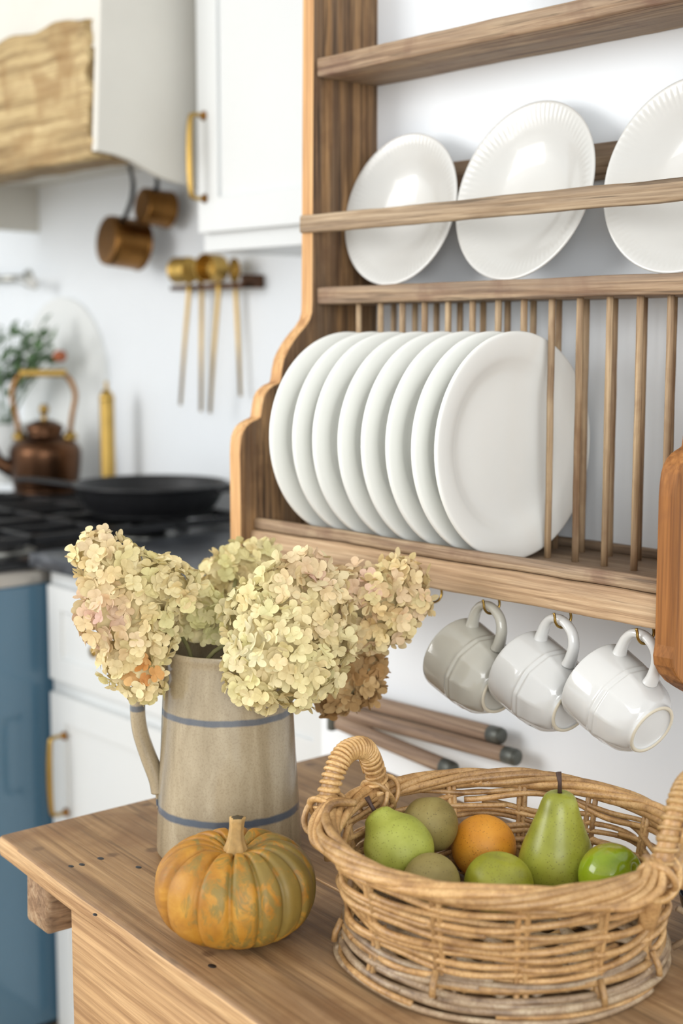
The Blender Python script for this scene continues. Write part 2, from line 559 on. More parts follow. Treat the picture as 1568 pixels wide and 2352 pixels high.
def wicker(name, light, mid, dark):
    m, nt, nd, ln, bs = mat(name)
    v, raw = coords(nd, ln, (1, 1, 1))
    a = tex_noise(nd, ln, raw, 34, 5, 0.65, 0.4)
    r = ramp(nd, [(0.3, dark), (0.5, mid), (0.68, light)])
    ln.new(a.outputs['Fac'], r.inputs['Fac'])
    f = tex_noise(nd, ln, raw, 420, 3, 0.6)
    rf = ramp(nd, [(0.34, (0.55, 0.48, 0.4, 1)), (0.5, (1, 1, 1, 1))])
    ln.new(f.outputs['Fac'], rf.inputs['Fac'])
    oi = nd.new('ShaderNodeObjectInfo')
    hv = nd.new('ShaderNodeHueSaturation')
    mr = nd.new('ShaderNodeMapRange'); ln.new(oi.outputs['Random'], mr.inputs['Value'])
    mr.inputs['To Min'].default_value = 0.78; mr.inputs['To Max'].default_value = 1.14
    ln.new(mr.outputs['Result'], hv.inputs['Value'])
    c = mixc(nd, ln, 0.6, r.outputs['Color'], rf.outputs['Color'], 'MULTIPLY')
    ln.new(c, hv.inputs['Color'])
    ln.new(hv.outputs['Color'], bs.inputs['Base Color'])
    bs.inputs['Roughness'].default_value = 0.42
    bump(nd, ln, bs, f.outputs['Fac'], 0.25, 0.0006)
    return m


def petal_mat(attr=False):
    m, nt, nd, ln, bs = mat('dried_petal_mix' if attr else 'dried_petal')
    oi = nd.new('ShaderNodeAttribute' if attr else 'ShaderNodeObjectInfo')
    if attr: oi.attribute_name = 'tint'
    tc = nd.new('ShaderNodeTexCoord')
    n = tex_noise(nd, ln, tc.outputs['Object'], 160, 3)
    r = ramp(nd, [(0.3, (0.82, 0.78, 0.72, 1)), (0.65, (1, 1, 1, 1))])
    ln.new(n.outputs['Fac'], r.inputs['Fac'])
    c = mixc(nd, ln, 0.7, oi.outputs['Color'], r.outputs['Color'], 'MULTIPLY')
    ln.new(c, bs.inputs['Base Color'])
    bs.inputs['Roughness'].default_value = 0.65
    bs.inputs['Specular IOR Level'].default_value = 0.25
    tr = nd.new('ShaderNodeBsdfTranslucent'); ln.new(c, tr.inputs['Color'])
    mx = nd.new('ShaderNodeMixShader'); mx.inputs[0].default_value = 0.16
    ln.new(bs.outputs[0], mx.inputs[1]); ln.new(tr.outputs[0], mx.inputs[2])
    ln.new(mx.outputs[0], nd['Material Output'].inputs['Surface'])
    return m


MT['stone'] = stone()
MT['jug'] = jug_glaze()
MT['pumpkin'] = pumpkin_skin()
MT['pear'] = fruit_skin('green_pear_skin', lin(124, 126, 36), lin(150, 153, 54), lin(170, 172, 72), lin(92, 88, 34))
MT['quince'] = fruit_skin('lime_pear_skin', lin(138, 143, 50), lin(163, 168, 70), lin(181, 186, 92), lin(102, 100, 38), 0.5)
MT['russet'] = fruit_skin('russet_pear_skin', lin(114, 98, 48), lin(138, 122, 66), lin(156, 142, 84), lin(88, 74, 40), 0.6)
MT['orange'] = fruit_skin('orange_skin', lin(202, 128, 32), lin(220, 148, 42), lin(230, 164, 62), lin(140, 76, 22), 0.5, bmp=0.3)
MT['lime'] = fruit_skin('green_apple_skin', lin(126, 127, 28), lin(151, 151, 42), lin(169, 168, 60), lin(98, 92, 30), 0.4)
MT['apple'] = fruit_skin('shiny_apple_skin', lin(104, 128, 16), lin(130, 152, 24), lin(150, 166, 40), lin(120, 130, 40), 0.12, lin(150, 92, 40), (-9, -1, 0))
MT['cane'] = wicker('wicker_cane', lin(206, 168, 116), lin(182, 142, 92), lin(134, 98, 60))
MT['cane_grey'] = wicker('grey_wicker_cane', lin(188, 168, 138), lin(160, 136, 108), lin(112, 90, 70))
MT['wrap'] = wicker('cane_binding', lin(222, 184, 128), lin(202, 162, 106), lin(156, 116, 70))
MT['petal'] = petal_mat()
MT['petal_mix'] = petal_mat(True)

# ------------------------------------------------------------------ the setting
YW, YK, XW = 1.45, 2.14, -1.70      # rack wall, kitchen wall, end of the rack wall
TZ = 0.76                            # table top
FZ = -0.17                           # floor
tag(obj('floor', box(-5.2, 2.2, -3.2, 2.3, FZ - 0.06, FZ, 0), MT['floor'], smooth=False), kind='structure', label='pale wooden floor under the table')
tag(obj('wall_rack', box(XW, 2.2, YW, YW + 0.85, FZ, 2.85, 0), MT['paint'], smooth=False), kind='structure', label='white painted wall behind the plate rack')
tag(obj('wall_kitchen', box(-5.2, XW, YK, YK + 0.16, FZ, 2.85, 0), MT['paint'], smooth=False), kind='structure', label='white kitchen wall behind the range')

tag(obj('ceiling', box(-5.2, 2.2, -3.2, 2.3, 2.85, 2.93, 0), MT['paint'], smooth=False), kind='structure', label='unseen white ceiling over the kitchen, added to cut overhead light')  # out of view, put in to hold back light from above
tag(obj('wall_left_added', box(-4.36, -4.2, 0.7, YK + 0.16, FZ, 2.85, 0), MT['paint'], smooth=False), kind='structure', label='unseen white wall added past the range to block light')  # invented wall out of view, shades the area under the hood

# ------------------------------------------------------------------ plate rack
XL, XR = -1.57, -0.869               # inner face of left side, left face of right side
rack = thing('plate_rack', (-1.22, YW, 1.03), 'weathered wooden wall plate rack with scrolled sides and dowels', 'plate rack')
prof_px = [(691, 690), (690, 718), (686, 733), (676, 749), (663, 764), (652, 778), (643, 792), (634, 808), (627, 824), (622, 848), (620, 866), (617, 878),
           (612, 880), (603, 884), (594, 891), (586, 900), (581, 910), (577, 928), (575, 944), (573, 957),
           (568, 960), (559, 964), (550, 969), (541, 977), (534, 988), (529, 1002), (527, 1020), (526, 1040)]
side = [(YW, 1.02), (YW, 2.15), (1.331, 2.15)]
for px, py in prof_px:
    p = at(px, py, 'x', -1.595)
    side.append((p.y, p.z))
yb = side[-1][0]
for px, py in [(1496, 1479), (1497, 1505), (1499, 1525), (1509, 1545), (1524, 1563), (1545, 1577), (1568, 1590)]:
    p = at(px, py, 'x', XR)
    side.append((max(yb, p.y - (1.188 - yb)) if py < 1500 else p.y - 0.0, p.z))
side = side[:3] + [s for s in side[3:]]


def side_panel(name, x0, x1, face_m, edge_m):
    v, f = extrude_x(side, x0, x1)
    o = obj(name, (v, f), [face_m, edge_m], rack, smooth=False)
    for p in o.data.polygons:
        p.material_index = 0 if len(p.vertices) > 4 else 1
    bv = o.modifiers.new('b', 'BEVEL'); bv.width = 0.0022; bv.segments = 2; bv.limit_method = 'ANGLE'; bv.angle_limit = 0.9
    return o


side_panel('side_panel', XL - 0.025, XL, MT['post'], MT['edge'])
side_panel('side_panel', XR, XR + 0.025, MT['honey'], MT['honey'])
XI0, XI1 = XL + 0.0002, XR - 0.0002
obj('shelf', box(XI0, XI1, 1.331, YW - 0.001, 1.7235, 1.7495, 0.003, 2, 40, 0.0012), MT['rack'], rack)
obj('shelf', box(XI0, XI1, 1.331, YW - 0.001, 1.4075, 1.4317, 0.003, 2, 40, 0.0012), MT['rack'], rack)
obj('plate_rail', box(XL - 0.024, XR + 0.024, 1.3185, 1.3315, 1.5085, 1.5335, 0.003, 2, 40, 0.0016), MT['slat'], rack)
obj('back_rail', box(XI0, XI1, 1.438, YW - 0.001, 1.556, 1.601, 0.002, 2, 20, 0.0008), MT['rack'], rack)
obj('rack_floor', box(XI0, XI1, 1.226, YW - 0.001, 1.0660, 1.0890, 0.002, 2, 30, 0.0006), MT['rack_y'], rack)
obj('lip', box(XI0, XI1, 1.2145, 1.2268, 1.0940, 1.1095, 0.003, 2, 40, 0.0012), MT['rack'], rack)
obj('front_plank', box(XI0, XI1, 1.2085, 1.2300, 1.0575, 1.0930, 0.004, 3, 50, 0.0018), MT['lip'], rack)
obj('wall_strip', box(XI0, XI1, 1.436, YW - 0.001, 1.089, 1.100, 0.002, 2, 20, 0.0006), MT['rack'], rack)
rv, rf_ = tube([(0, 0, z) for z in np.linspace(0, 0.3195, 12)], 0.0043, 10)
for v in rv:
    v += Vector((noise.noise(v * 18), noise.noise(v * 18 + Vector((5, 5, 5))), 0)) * 0.0006
rod_me = mesh('dowel', rv, rf_, MT['rod'])
base = wloc(rack)
for yy in (1.345, 1.412):
    for k in range(15):
        x = -1.4932 + 0.0437 * k
        if x > XR - 0.01: break
        link('dowel', rod_me, rack, Matrix.Translation(Vector((x + random.uniform(-.001, .001) - (0.001 if yy > 1.4 else 0), yy, 1.0885)) - base) @ Matrix.Rotation(random.uniform(0, 6.28), 4, 'Z'))

# ------------------------------------------------------------------ dinner plates in the rack
PR = 0.1395
pl_prof = smooth_prof([(0, 0.0), (0.06, 0.0), (0.086, 0.0005), (0.097, 0.005), (0.106, 0.0110), (0.122, 0.0150), (0.1345, 0.0178), (0.1385, 0.0192), (PR, 0.0212),
                       (0.1380, 0.0235), (0.1335, 0.0238), (0.122, 0.0218), (0.110, 0.0182), (0.100, 0.0132), (0.088, 0.0085), (0.070, 0.0060), (0.04, 0.0052), (0, 0.005)], 5)
plate_me = mesh('dinner_plate', *lathe(pl_prof, 96), MT['plate'])
plate_words = ['against the scrolled side, first in the row', 'second from the scrolled side', 'third from the scrolled side', 'fourth from the scrolled side',
               'fifth in the row, between two others', 'sixth in the row', 'seventh in the row, just behind the end plate', 'at the open end, whole face showing']
for k, px in enumerate((617, 672, 718, 781, 830, 892, 953, 998)):
    gap = -1.4932 + 0.0437 * (k + 0.5) - 0.012           # plate back when centred between two dowels
    x = min(max(at(px, 980, 'y', 1.162).x - 0.0205, gap - 0.002), gap + 0.002)
    tilt = random.uniform(-0.004, 0.004) - 0.010
    yaw = random.uniform(-0.006, 0.006)
    nz = Vector((math.cos(tilt), yaw, -math.sin(tilt)))
    o = link('dinner_plate', plate_me, None, frame((x, 1.3005, 1.0888 + PR * math.cos(tilt) + 0.0005), nz, (0, 1, 0)))
    tag(o, 'cream dinner plate standing in the rack, ' + plate_words[k], 'plate', 'dinner plates in the rack')

# ------------------------------------------------------------------ rimmed plates on the shelf


def rib(r, z, a, R):
    t = max(0.0, min(1.0, (r / R - 0.76) / 0.22))
    amp = 0.00033 * math.sin(PI * t) if t < 1 else 0
    return r, z + amp * math.cos(a * 84)


def rim_plate(R):
    s = R / 0.12
    p = [(0, 0.0), (0.050 * s, 0.0), (0.062 * s, 0.003), (0.080 * s, 0.0125), (0.100 * s, 0.0215), (0.1165 * s, 0.0262), (R, 0.0285), (0.1170 * s, 0.0302), (0.105 * s, 0.0274),
         (0.090 * s, 0.0216), (0.078 * s, 0.0162), (0.066 * s, 0.0114), (0.052 * s, 0.0077), (0.03 * s, 0.0057), (0, 0.0052)]
    return lathe(smooth_prof(p, 6), 336, lambda r, z, a: rib(r, z, a, R))


for X, Y, R, t, yw, lab in ((-1.4622, 1.3700, 0.1072, 0.20, 0.03, 'small white rimmed plate leaning beside the rack side'),
                            (-1.2372, 1.3660, 0.1172, 0.24, -0.03, 'medium white ribbed-rim plate leaning mid shelf between two others'),
                            (-0.9862, 1.3660, 0.1155, 0.20, 0.0, 'largest white ribbed-rim plate leaning at the end of the shelf')):
    e2 = Vector((0, math.sin(t), math.cos(t)))
    nrm = Vector((math.sin(yw), -math.cos(t) * math.cos(yw), math.sin(t)))
    c = Vector((X, Y, 1.4325)) + e2 * R
    o = link('rimmed_plate', mesh('rimmed_plate', *rim_plate(R), MT['bowl']), None, frame(c - nrm * 0.0285, nrm, (1, 0, 0)))
    tag(o, lab, 'plate', 'rimmed plates on the middle shelf')

# scalloped platter on the top shelf
def scal(r, z, a):
    k = 1 + 0.045 * abs(math.cos(a * 4)) * min(1, r / 0.12) ** 3
    return r * k * (1.22 if True else 1), z


pv, pf = lathe(smooth_prof([(0, 0), (0.07, 0), (0.09, 0.006), (0.12, 0.016), (0.13, 0.021), (0.1295, 0.0235), (0.115, 0.020), (0.088, 0.010), (0.07, 0.0055), (0, 0.005)], 5), 128,
               lambda r, z, a: (r * (1 + 0.05 * abs(math.cos(a * 4)) * min(1, r / 0.12) ** 3), z))
pv = [Vector((p.x * 1.25, p.y * 0.95, p.z)) for p in pv]
t = 0.14
nrm = Vector((0, -math.cos(t), math.sin(t)))
e2 = Vector((0, math.sin(t), math.cos(t)))
o = link('scalloped_platter', mesh('scalloped_platter', pv, pf, MT['bowl']), None, frame(Vector((-1.085, 1.385, 1.7505)) + e2 * 0.1285 - nrm * 0.0, nrm, (1, 0, 0)))
tag(o, 'white scalloped platter on the top shelf of the rack', 'platter')

# ------------------------------------------------------------------ cup hooks and hanging mugs
HY = 1.2205
PB = 1.0590
hooks = [at(993, 1345, 'z', PB).x, -1.1210, -1.0130, -0.9000]
hk_pts = [Vector((0.0, 0.0095, 0.008)), Vector((0.0, 0.0095, -0.002))]
for k in range(13):
    a = math.radians(18 - 205 * k / 12)
    hk_pts.append(Vector((-0.0015 * k / 12, 0.0108 * math.cos(a), -0.0105 + 0.0108 * math.sin(a))))
hk_pts.append(Vector((-0.002, -0.0118, -0.004)))
hook_me = mesh('cup_hook', *tube(smooth_prof([tuple(p) for p in hk_pts], 3), 0.0016, 8), MT['brass'])
hook_lab = ['brass cup hook with no mug, beside the hydrangeas', 'brass cup hook carrying the stone grey mug', 'brass cup hook carrying the middle white mug', 'brass cup hook carrying the end white mug']
for x, lab in zip(hooks, hook_lab):
    o = link('cup_hook', hook_me, None, Matrix.Translation((x, HY, PB)) @ Matrix.Rotation(math.radians(-12), 4, 'Z'))
    tag(o, lab, 'hook', 'cup hooks under the rack')


def mug_fn(r, z, a):
    if r < 0.02 or z > 0.052: return r, z
    n = 10
    b = ((a + PI / n) % (2 * PI / n)) - PI / n
    fac = math.cos(PI / n) / math.cos(b)
    wgt = min(1, max(0, (0.052 - z) / 0.012)) * min(1, max(0, (z - 0.006) / 0.012))
    return r * (1 + wgt * 0.75 * (fac - 0.985)), z


MH = 0.086
MS = 1.075                            # mug size
mug_out = smooth_prof([(0, 0.003), (0.022, 0.003), (0.0245, 0.0), (0.0275, 0.0005), (0.0285, 0.004), (0.034, 0.010), (0.0405, 0.022), (0.0432, 0.034), (0.0446, 0.0385), (0.0437, 0.0415),
                       (0.0449, 0.0450), (0.0440, 0.0485), (0.0446, 0.056), (0.0450, 0.070), (0.0452, 0.083), (0.0443, MH), (0.0425, 0.084), (0.0415, 0.070), (0.0405, 0.04), (0.036, 0.018), (0.02, 0.009), (0, 0.008)], 4)


def mug(hx, px, py, glaze, lab, tilt, roll=0.0):
    d = Vector((0.972, -0.10, 0)).normalized()
    d = (d * math.cos(tilt) - Vector((0, 0, 1)) * math.sin(tilt)).normalized()
    apex = Vector((0.0445 + 0.0300, 0, 0.047))         # inside of the handle loop, local
    R = frame((0, 0, 0), -d, (0, 0, 1))
    R = R @ Matrix.Rotation(roll, 4, 'Z')
    want = Vector((hx - 0.001, HY, PB - 0.0188))
    loc = want - (R.to_3x3() @ (apex * MS))
    root = thing('mug', loc, lab, 'mug', 'mugs hanging under the rack')
    root.matrix_world = Matrix.Translation(loc) @ R @ Matrix.Scale(MS, 4)
    link('mug_body', mesh('mug_body', *lathe(mug_out, 100, mug_fn), glaze), root)
    ring = lathe([(0.0240, 0.0006), (0.0246, -0.0004), (0.0272, -0.0004), (0.0279, 0.0008)], 64)
    link('foot_ring', mesh('foot_ring', *ring, MT['biscuit']), root)
    hp = smooth_prof([(0.0425, 0, 0.0700), (0.0500, 0, 0.0705), (0.0640, 0, 0.0690), (0.0745, 0, 0.0620), (0.0790, 0, 0.0480), (0.0750, 0, 0.0330), (0.0640, 0, 0.0250), (0.0500, 0, 0.0230), (0.0405, 0, 0.0235)], 6)
    n = len(hp)
    rad = [0.0062 + 0.0030 * abs(2 * i / (n - 1) - 1) ** 3 for i in range(n)]
    link('handle', mesh('handle', *tube(hp, rad, 14, flat=0.78), glaze), root)
    return root


mug(hooks[1], 0, 0, MT['mug_grey'], 'stone grey mug hanging beside the hydrangeas', 0.34)
mug(hooks[2], 0, 0, MT['mug'], 'white mug hanging between the grey mug and another white mug', 0.36)
mug(hooks[3], 0, 0, MT['mug'], 'white mug hanging at the end of the row beside the honey side panel', 0.42)

# ------------------------------------------------------------------ wooden rods on the wall
dry = thing('wall_drying_rack', at(790, 1650, 'y', YW), 'three grey-brown wooden rods bracketed side by side on the wall behind the basket', 'drying rack')
for (x0, y0, x1, y1, yy, nm) in ((775, 1594, 1150, 1691, 1.425, 0), (770, 1630, 1185, 1740, 1.420, 1), (780, 1660, 1040, 1768, 1.412, 2)):
    a, b = at(x0, y0, 'y', yy), at(x1, y1, 'y', yy)
    pts = [a.lerp(b, t) for t in np.linspace(0, 1, 14)]
    ob = obj('rod', tube(pts, 0.0115, 16), MT['grey_dowel'], dry)
    e = (b - a).normalized()
    obj('rod_cap', tube([b - e * 0.02, b - e * 0.001, b + e * 0.002, b + e * 0.004], [0.0119, 0.0119, 0.0108, 0.006], 16), MT['cap'], ob)
br = at(772, 1632, 'y', 1.43)
obj('bracket', box(br.x - 0.006, br.x + 0.006, 1.415, YW - 0.0005, br.z - 0.030, br.z + 0.035, 0.002), MT['cap'], dry)
b2 = at(828, 1672, 'y', 1.43)
obj('bracket_foot', box(b2.x - 0.008, b2.x + 0.008, 1.418, YW - 0.0005, b2.z - 0.014, b2.z + 0.008, 0.003), MT['iron'], dry)

# ------------------------------------------------------------------ table
FL = Vector((-1.530, 0.786)); FDIR = Vector((1, -0.093)).normalized()
BL = Vector((-1.522, 1.331))
TW = 1.75
table = thing('work_table', (-0.9, 1.0, FZ), 'old honey pine work table with worn planked top', 'table')


def plank(s0, s1, z0, z1, bev, mats, name, wob=0.0012):
    """strip of the top between depth fractions s0..s1"""
    nx, prof = 60, []
    V, Fc = [], []
    A0, A1 = FL.lerp(BL, s0), FL.lerp(BL, s1)
    bmv = bmesh.new()
    bmesh.ops.create_cube(bmv, size=1)
    for v in bmv.verts:
        u, s, z = v.co.x + 0.5, v.co.y + 0.5, v.co.z + 0.5
        p = A0.lerp(A1, s) + FDIR * (u * TW)
        v.co = Vector((p.x, p.y, z0 + (z1 - z0) * z))
    bmesh.ops.bevel(bmv, geom=bmv.edges[:], offset=bev, segments=3, profile=0.5, affect='EDGES')
    for k in range(1, nx):
        p = FL + FDIR * (TW * k / nx)
        bmesh.ops.bisect_plane(bmv, geom=bmv.verts[:] + bmv.edges[:] + bmv.faces[:], plane_co=(p.x, p.y, 0), plane_no=(FDIR.x, FDIR.y, 0))
    for v in bmv.verts:
        q = v.co * 7
        k = 0.35 if v.co.z > z1 - 0.001 else 1.0
        v.co.y += noise.noise(q) * wob * 2 * k
        v.co.z += min(0, noise.noise(q + Vector((3, 8, 2)))) * wob * (0.3 if v.co.z > z1 - 0.001 else 1)
    r = from_bm(bmv); bmv.free()
    o = obj(name, r, mats, table)
    for p in o.data.polygons:
        if abs(p.normal.z) < 0.6: p.material_index = 1
    return o


S1 = 0.435
plank(0.0, S1 - 0.002, TZ - 0.027, TZ, 0.006, [MT['table'], MT['table_edge']], 'top_plank')
plank(S1 + 0.002, 1.0, TZ - 0.027, TZ, 0.003, [MT['table'], MT['table_edge']], 'top_plank', 0.0006)


def rotbox(c, sx, sy, z0, z1, bev=0.003, wob=0.0, cuts=0):
    v, f = box(-sx / 2, sx / 2, -sy / 2, sy / 2, z0, z1, bev, 2, cuts, wob)
    m = Matrix((( FDIR.x, -FDIR.y, 0, c[0]), (FDIR.y, FDIR.x, 0, c[1]), (0, 0, 1, 0), (0, 0, 0, 1)))
    return xf((v, f), m)


ND = Vector((-FDIR.y, FDIR.x))
ap0 = FL + FDIR * 0.180 + ND * 0.012
L = 1.32
pc = ap0 + FDIR * (L / 2) + ND * 0.0115
obj('apron', rotbox(pc, L, 0.023, 0.575, TZ - 0.0265, 0.002, 0.0008, 30), MT['apron'], table)
pc2 = ap0 + FDIR * (L / 2) + ND * 0.49
obj('apron', rotbox(pc2, L, 0.023, 0.60, TZ - 0.0265, 0.002), MT['apron'], table)
for k in (0, 1):
    ec = ap0 + FDIR * (0.0115 if k == 0 else L - 0.0115) + ND * 0.25
    v, f = box(-0.0115, 0.0115, -0.228, 0.228, 0.60, TZ - 0.0265, 0.002)
    m = Matrix(((FDIR.x, -FDIR.y, 0, ec.x), (FDIR.y, FDIR.x, 0, ec.y), (0, 0, 1, 0), (0, 0, 0, 1)))
    obj('apron', xf((v, f), m), MT['apron'], table)
for sx in (0.030, L - 0.06):
    for sy in (0.045, 0.45):
        c = ap0 + FDIR * (sx + 0.03) + ND * sy
        obj('leg', rotbox(c, 0.06, 0.06, FZ, 0.70, 0.004), MT['apron'], table)
# batten under the overhanging end
bc = FL + FDIR * 0.080 + ND * 0.26
v, f = box(-0.030, 0.030, -0.245, 0.235, TZ - 0.094, TZ - 0.0262, 0.007, 3, 26, 0.0022, 14)
m = Matrix(((FDIR.x, -FDIR.y, 0, bc.x), (FDIR.y, FDIR.x, 0, bc.y), (0, 0, 1, 0), (0, 0, 0, 1)))
obj('batten', xf((v, f), m), MT['batten'], table)
# small nail heads and dark plugs let into the top
for px, py, r in ((163, 1990, .0034), (188, 1986, .0036), (231, 1972, .0040), (218, 2100, .0022), (318, 1992, .0036), (487, 2219, .0042)):
    p = at(px, py, 'z', TZ)
    vv, ff = lathe([(0, 0.0003), (r * 0.8, 0.0003), (r, -0.0008)], 12)
    obj('nail', ([Vector((q.x * 1.5 + p.x, q.y + p.y, q.z + TZ)) for q in vv], ff), MT['iron'], table)

# ------------------------------------------------------------------ stoneware jug
JC = Vector((-1.305, 0.97, TZ))
jug = thing('stoneware_jug', JC, 'tall beige stoneware jug with two blue bands, holding dried hydrangeas', 'jug')
jp = smooth_prof([(0, 0.004), (0.070, 0.003), (0.080, 0.0005), (0.0845, 0.004), (0.0850, 0.012), (0.0838, 0.040), (0.0812, 0.085), (0.0785, 0.130), (0.0762, 0.175), (0.0738, 0.210), (0.0722, 0.232),
                  (0.0735, 0.240), (0.0728, 0.2455), (0.0700, 0.2440), (0.0682, 0.232), (0.0700, 0.200), (0.0740, 0.13), (0.078, 0.05), (0.072, 0.014), (0, 0.012)], 6)
link('jug_body', mesh('jug_body', *lathe(jp, 96, lambda r, z, a: (r * (1 + 0.004 * math.sin(3 * a + 1) * (z / 0.25)), z)), MT['jug']), jug)
HD = (-RT * 0.97 + Vector((-0.1, -0.1, 0))).normalized()
hpx = [(392, 1533), (368, 1528), (338, 1545), (320, 1585), (316, 1630), (322, 1680), (340, 1735), (360, 1785), (368, 1815)]
hpts = []
for px, py in hpx:
    # handle lies in the vertical plane through the jug axis
    d = FW + RT * ((px - CX) / F_PX) + UP * ((CY - py) / F_PX)
    n = Vector((-HD.y, HD.x, 0))
    tt = (JC - CAM).dot(n) / d.dot(n)
    hpts.append(CAM + d * tt)
hp = smooth_prof([tuple(p) for p in hpts], 7)
n = len(hp)
hv, hf = tube(hp, [0.0125 + 0.003 * abs(2 * i / (n - 1) - 1) ** 2 for i in range(n)], 16, flat=0.72, upv=HD)
link('handle', mesh('handle', [p - JC for p in hv], hf, MT['jug']), jug)
tail = at_w(367, 1822, (hpts[-1] - CAM).dot(FW)); tail2 = at_w(365, 1856, (hpts[-1] - CAM).dot(FW) + 0.004)
tv, tf = tube(smooth_prof([tuple(hpts[-2]), tuple(hpts[-1]), tuple(tail), tuple(tail2)], 6), [0.0125 * (1 - 0.04 * k) for k in range(19)], 14, flat=0.6, upv=HD)
link('handle_root', mesh('handle_root', [p - JC for p in tv], tf, MT['jug']), jug)

# ------------------------------------------------------------------ pumpkin
PC = at(541, 2038, 'z', TZ + 0.048)
PC.z = TZ
pk = thing('pumpkin', PC, 'squat ribbed orange pumpkin mottled green, in front of the jug', 'pumpkin')
NR = 15


def pumpkin_pt(a, t):
    """t from 0 (bottom pole) to 1 (top pole)"""
    ph = -PI / 2 + PI * t
    g = abs(math.sin(NR * (a + 0.12 * math.sin(2 * a)) / 2))
    groove = (1 - g) ** 2.8
    c = max(math.cos(ph), 0)
    r = 0.0815 * c ** 0.72
    z = 0.049 + 0.0515 * math.copysign(abs(math.sin(ph)) ** 0.88, math.sin(ph))
    z -= 0.0165 * math.exp(-(r / 0.026) ** 2) * (1 if ph > 0 else -0.55)
    r *= 1 - 0.085 * groove * (0.25 + 0.75 * c)
    z -= 0.009 * groove * max(0, math.sin(ph)) * (1 if r > 0.012 else 0.3)
    n_ = noise.noise(Vector((math.cos(a) * 2, math.sin(a) * 2, t * 4)))
    r *= 1 + 0.012 * n_
    return Vector((r * math.cos(a), r * math.sin(a), max(z, 0.0005))), groove


V, Fc, G = [], [], []
NA, NT = 260, 60
for i in range(NT + 1):
    for k in range(NA):
        p, g = pumpkin_pt(2 * PI * k / NA, i / NT)
        V.append(p); G.append(g)
for i in range(NT):
    for k in range(NA):
        Fc.append([i * NA + k, i * NA + (k + 1) % NA, (i + 1) * NA + (k + 1) % NA, (i + 1) * NA + k])
me = mesh('pumpkin_flesh', V, Fc, MT['pumpkin'])
fl = link('pumpkin_flesh', me, pk)
stv, stf = [], []
rows = 12
for i in range(rows + 1):
    t = i / rows
    r = 0.0062 + 0.0125 * (1 - t) ** 3.2 + 0.0012 * t ** 4
    cx, cz = 0.004 * t ** 2, 0.076 + 0.046 * t
    for k in range(20):
        a = 2 * PI * k / 20
        rr = r * (1 + 0.20 * math.cos(5 * a + t * 0.8))
        stv.append(Vector((cx + rr * math.cos(a), rr * math.sin(a), cz)))
for i in range(rows):
    for k in range(20):
        stf.append([i * 20 + k, i * 20 + (k + 1) % 20, (i + 1) * 20 + (k + 1) % 20, (i + 1) * 20 + k])
stf.append([rows * 20 + k for k in range(20)])
pst = link('stem', mesh('stem', stv, stf, MT['pumpkin_stem']), pk)
link('stem_cut', mesh('stem_cut', *lathe([(0, 0.1228), (0.0045, 0.1230), (0.0062, 0.1218)], 14, lambda r, z, a: (r * (1 + 0.2 * math.cos(5 * a)), z)), MT['calyx']), pst, Matrix.Translation((0.004, 0, 0)))

# ------------------------------------------------------------------ wicker basket
BC = Vector((-0.905, 1.005, TZ))
bk = thing('wicker_basket', BC, 'round wicker basket with two wrapped handles, full of fruit', 'basket')
NS = 13


def brad(z):
    return float(np.interp(z, [0.0, 0.012, 0.028, 0.040, 0.07, 0.10, 0.125], [0.159, 0.160, 0.154, 0.151, 0.156, 0.161, 0.166]))


def ringpts(fr, fz, n=200, a0=0.0, a1=2 * PI, closed=True):
    pts = []
    m = n if closed else n + 1
    for k in range(m):
        a = a0 + (a1 - a0) * k / n
        r = fr(a)
        pts.append(Vector((r * math.cos(a), r * math.sin(a), fz(a))))
    return pts


def bpart(name, vf, m_):
    return link(name, mesh(name, *vf, m_), bk)


def wob1(o, a, f): return noise.noise(o + Vector((math.cos(a) * f, math.sin(a) * f, 0)))


# body weavers, each an open strand a little longer than one turn so that its ends show
zs = np.linspace(0.037, 0.110, 11)
for i, z in enumerate(zs):
    ph = PI * (i % 2) + random.uniform(-0.25, 0.25)
    s0 = random.uniform(0, 6.28)
    nz = Vector((random.uniform(0, 50), random.uniform(0, 50), 0))
    sw = random.uniform(0.0008, 0.0026)
    fr = lambda a: brad(z) + 0.0052 * math.cos(NS * a / 2 + ph) + 0.0022 * wob1(nz, a, 2.2)
    fz = lambda a: z + 0.0050 * wob1(nz + Vector((9, 0, 0)), a, 1.5) + sw * math.sin(NS * a / 2 + ph + 0.8)
    bpart('weaver', tube(ringpts(fr, fz, 290, s0, s0 + 2 * PI + random.uniform(0.1, 0.5), False), 0.0033 + random.uniform(-.0005, .0005), 8), MT['cane'])
# loose coils at the foot
for i in range(9):
    z = 0.0045 + 0.0042 * i
    nz = Vector((random.uniform(0, 50), random.uniform(0, 50), 0))
    s0 = random.uniform(0, 6.28)
    k0 = i
    fr = lambda a: 0.1620 - 0.0012 * k0 + 0.0045 * wob1(nz, a, 1.3)
    fz = lambda a: max(0.0036, z + 0.0085 * wob1(nz + Vector((3, 7, 0)), a, 1.2))
    bpart('foot_coil', tube(ringpts(fr, fz, 190, s0, s0 + 2 * PI * random.uniform(0.75, 1.0), False), 0.0036 + random.uniform(-.0006, .0005), 8), MT['cane_grey'] if i not in (1, 6) else MT['cane'])
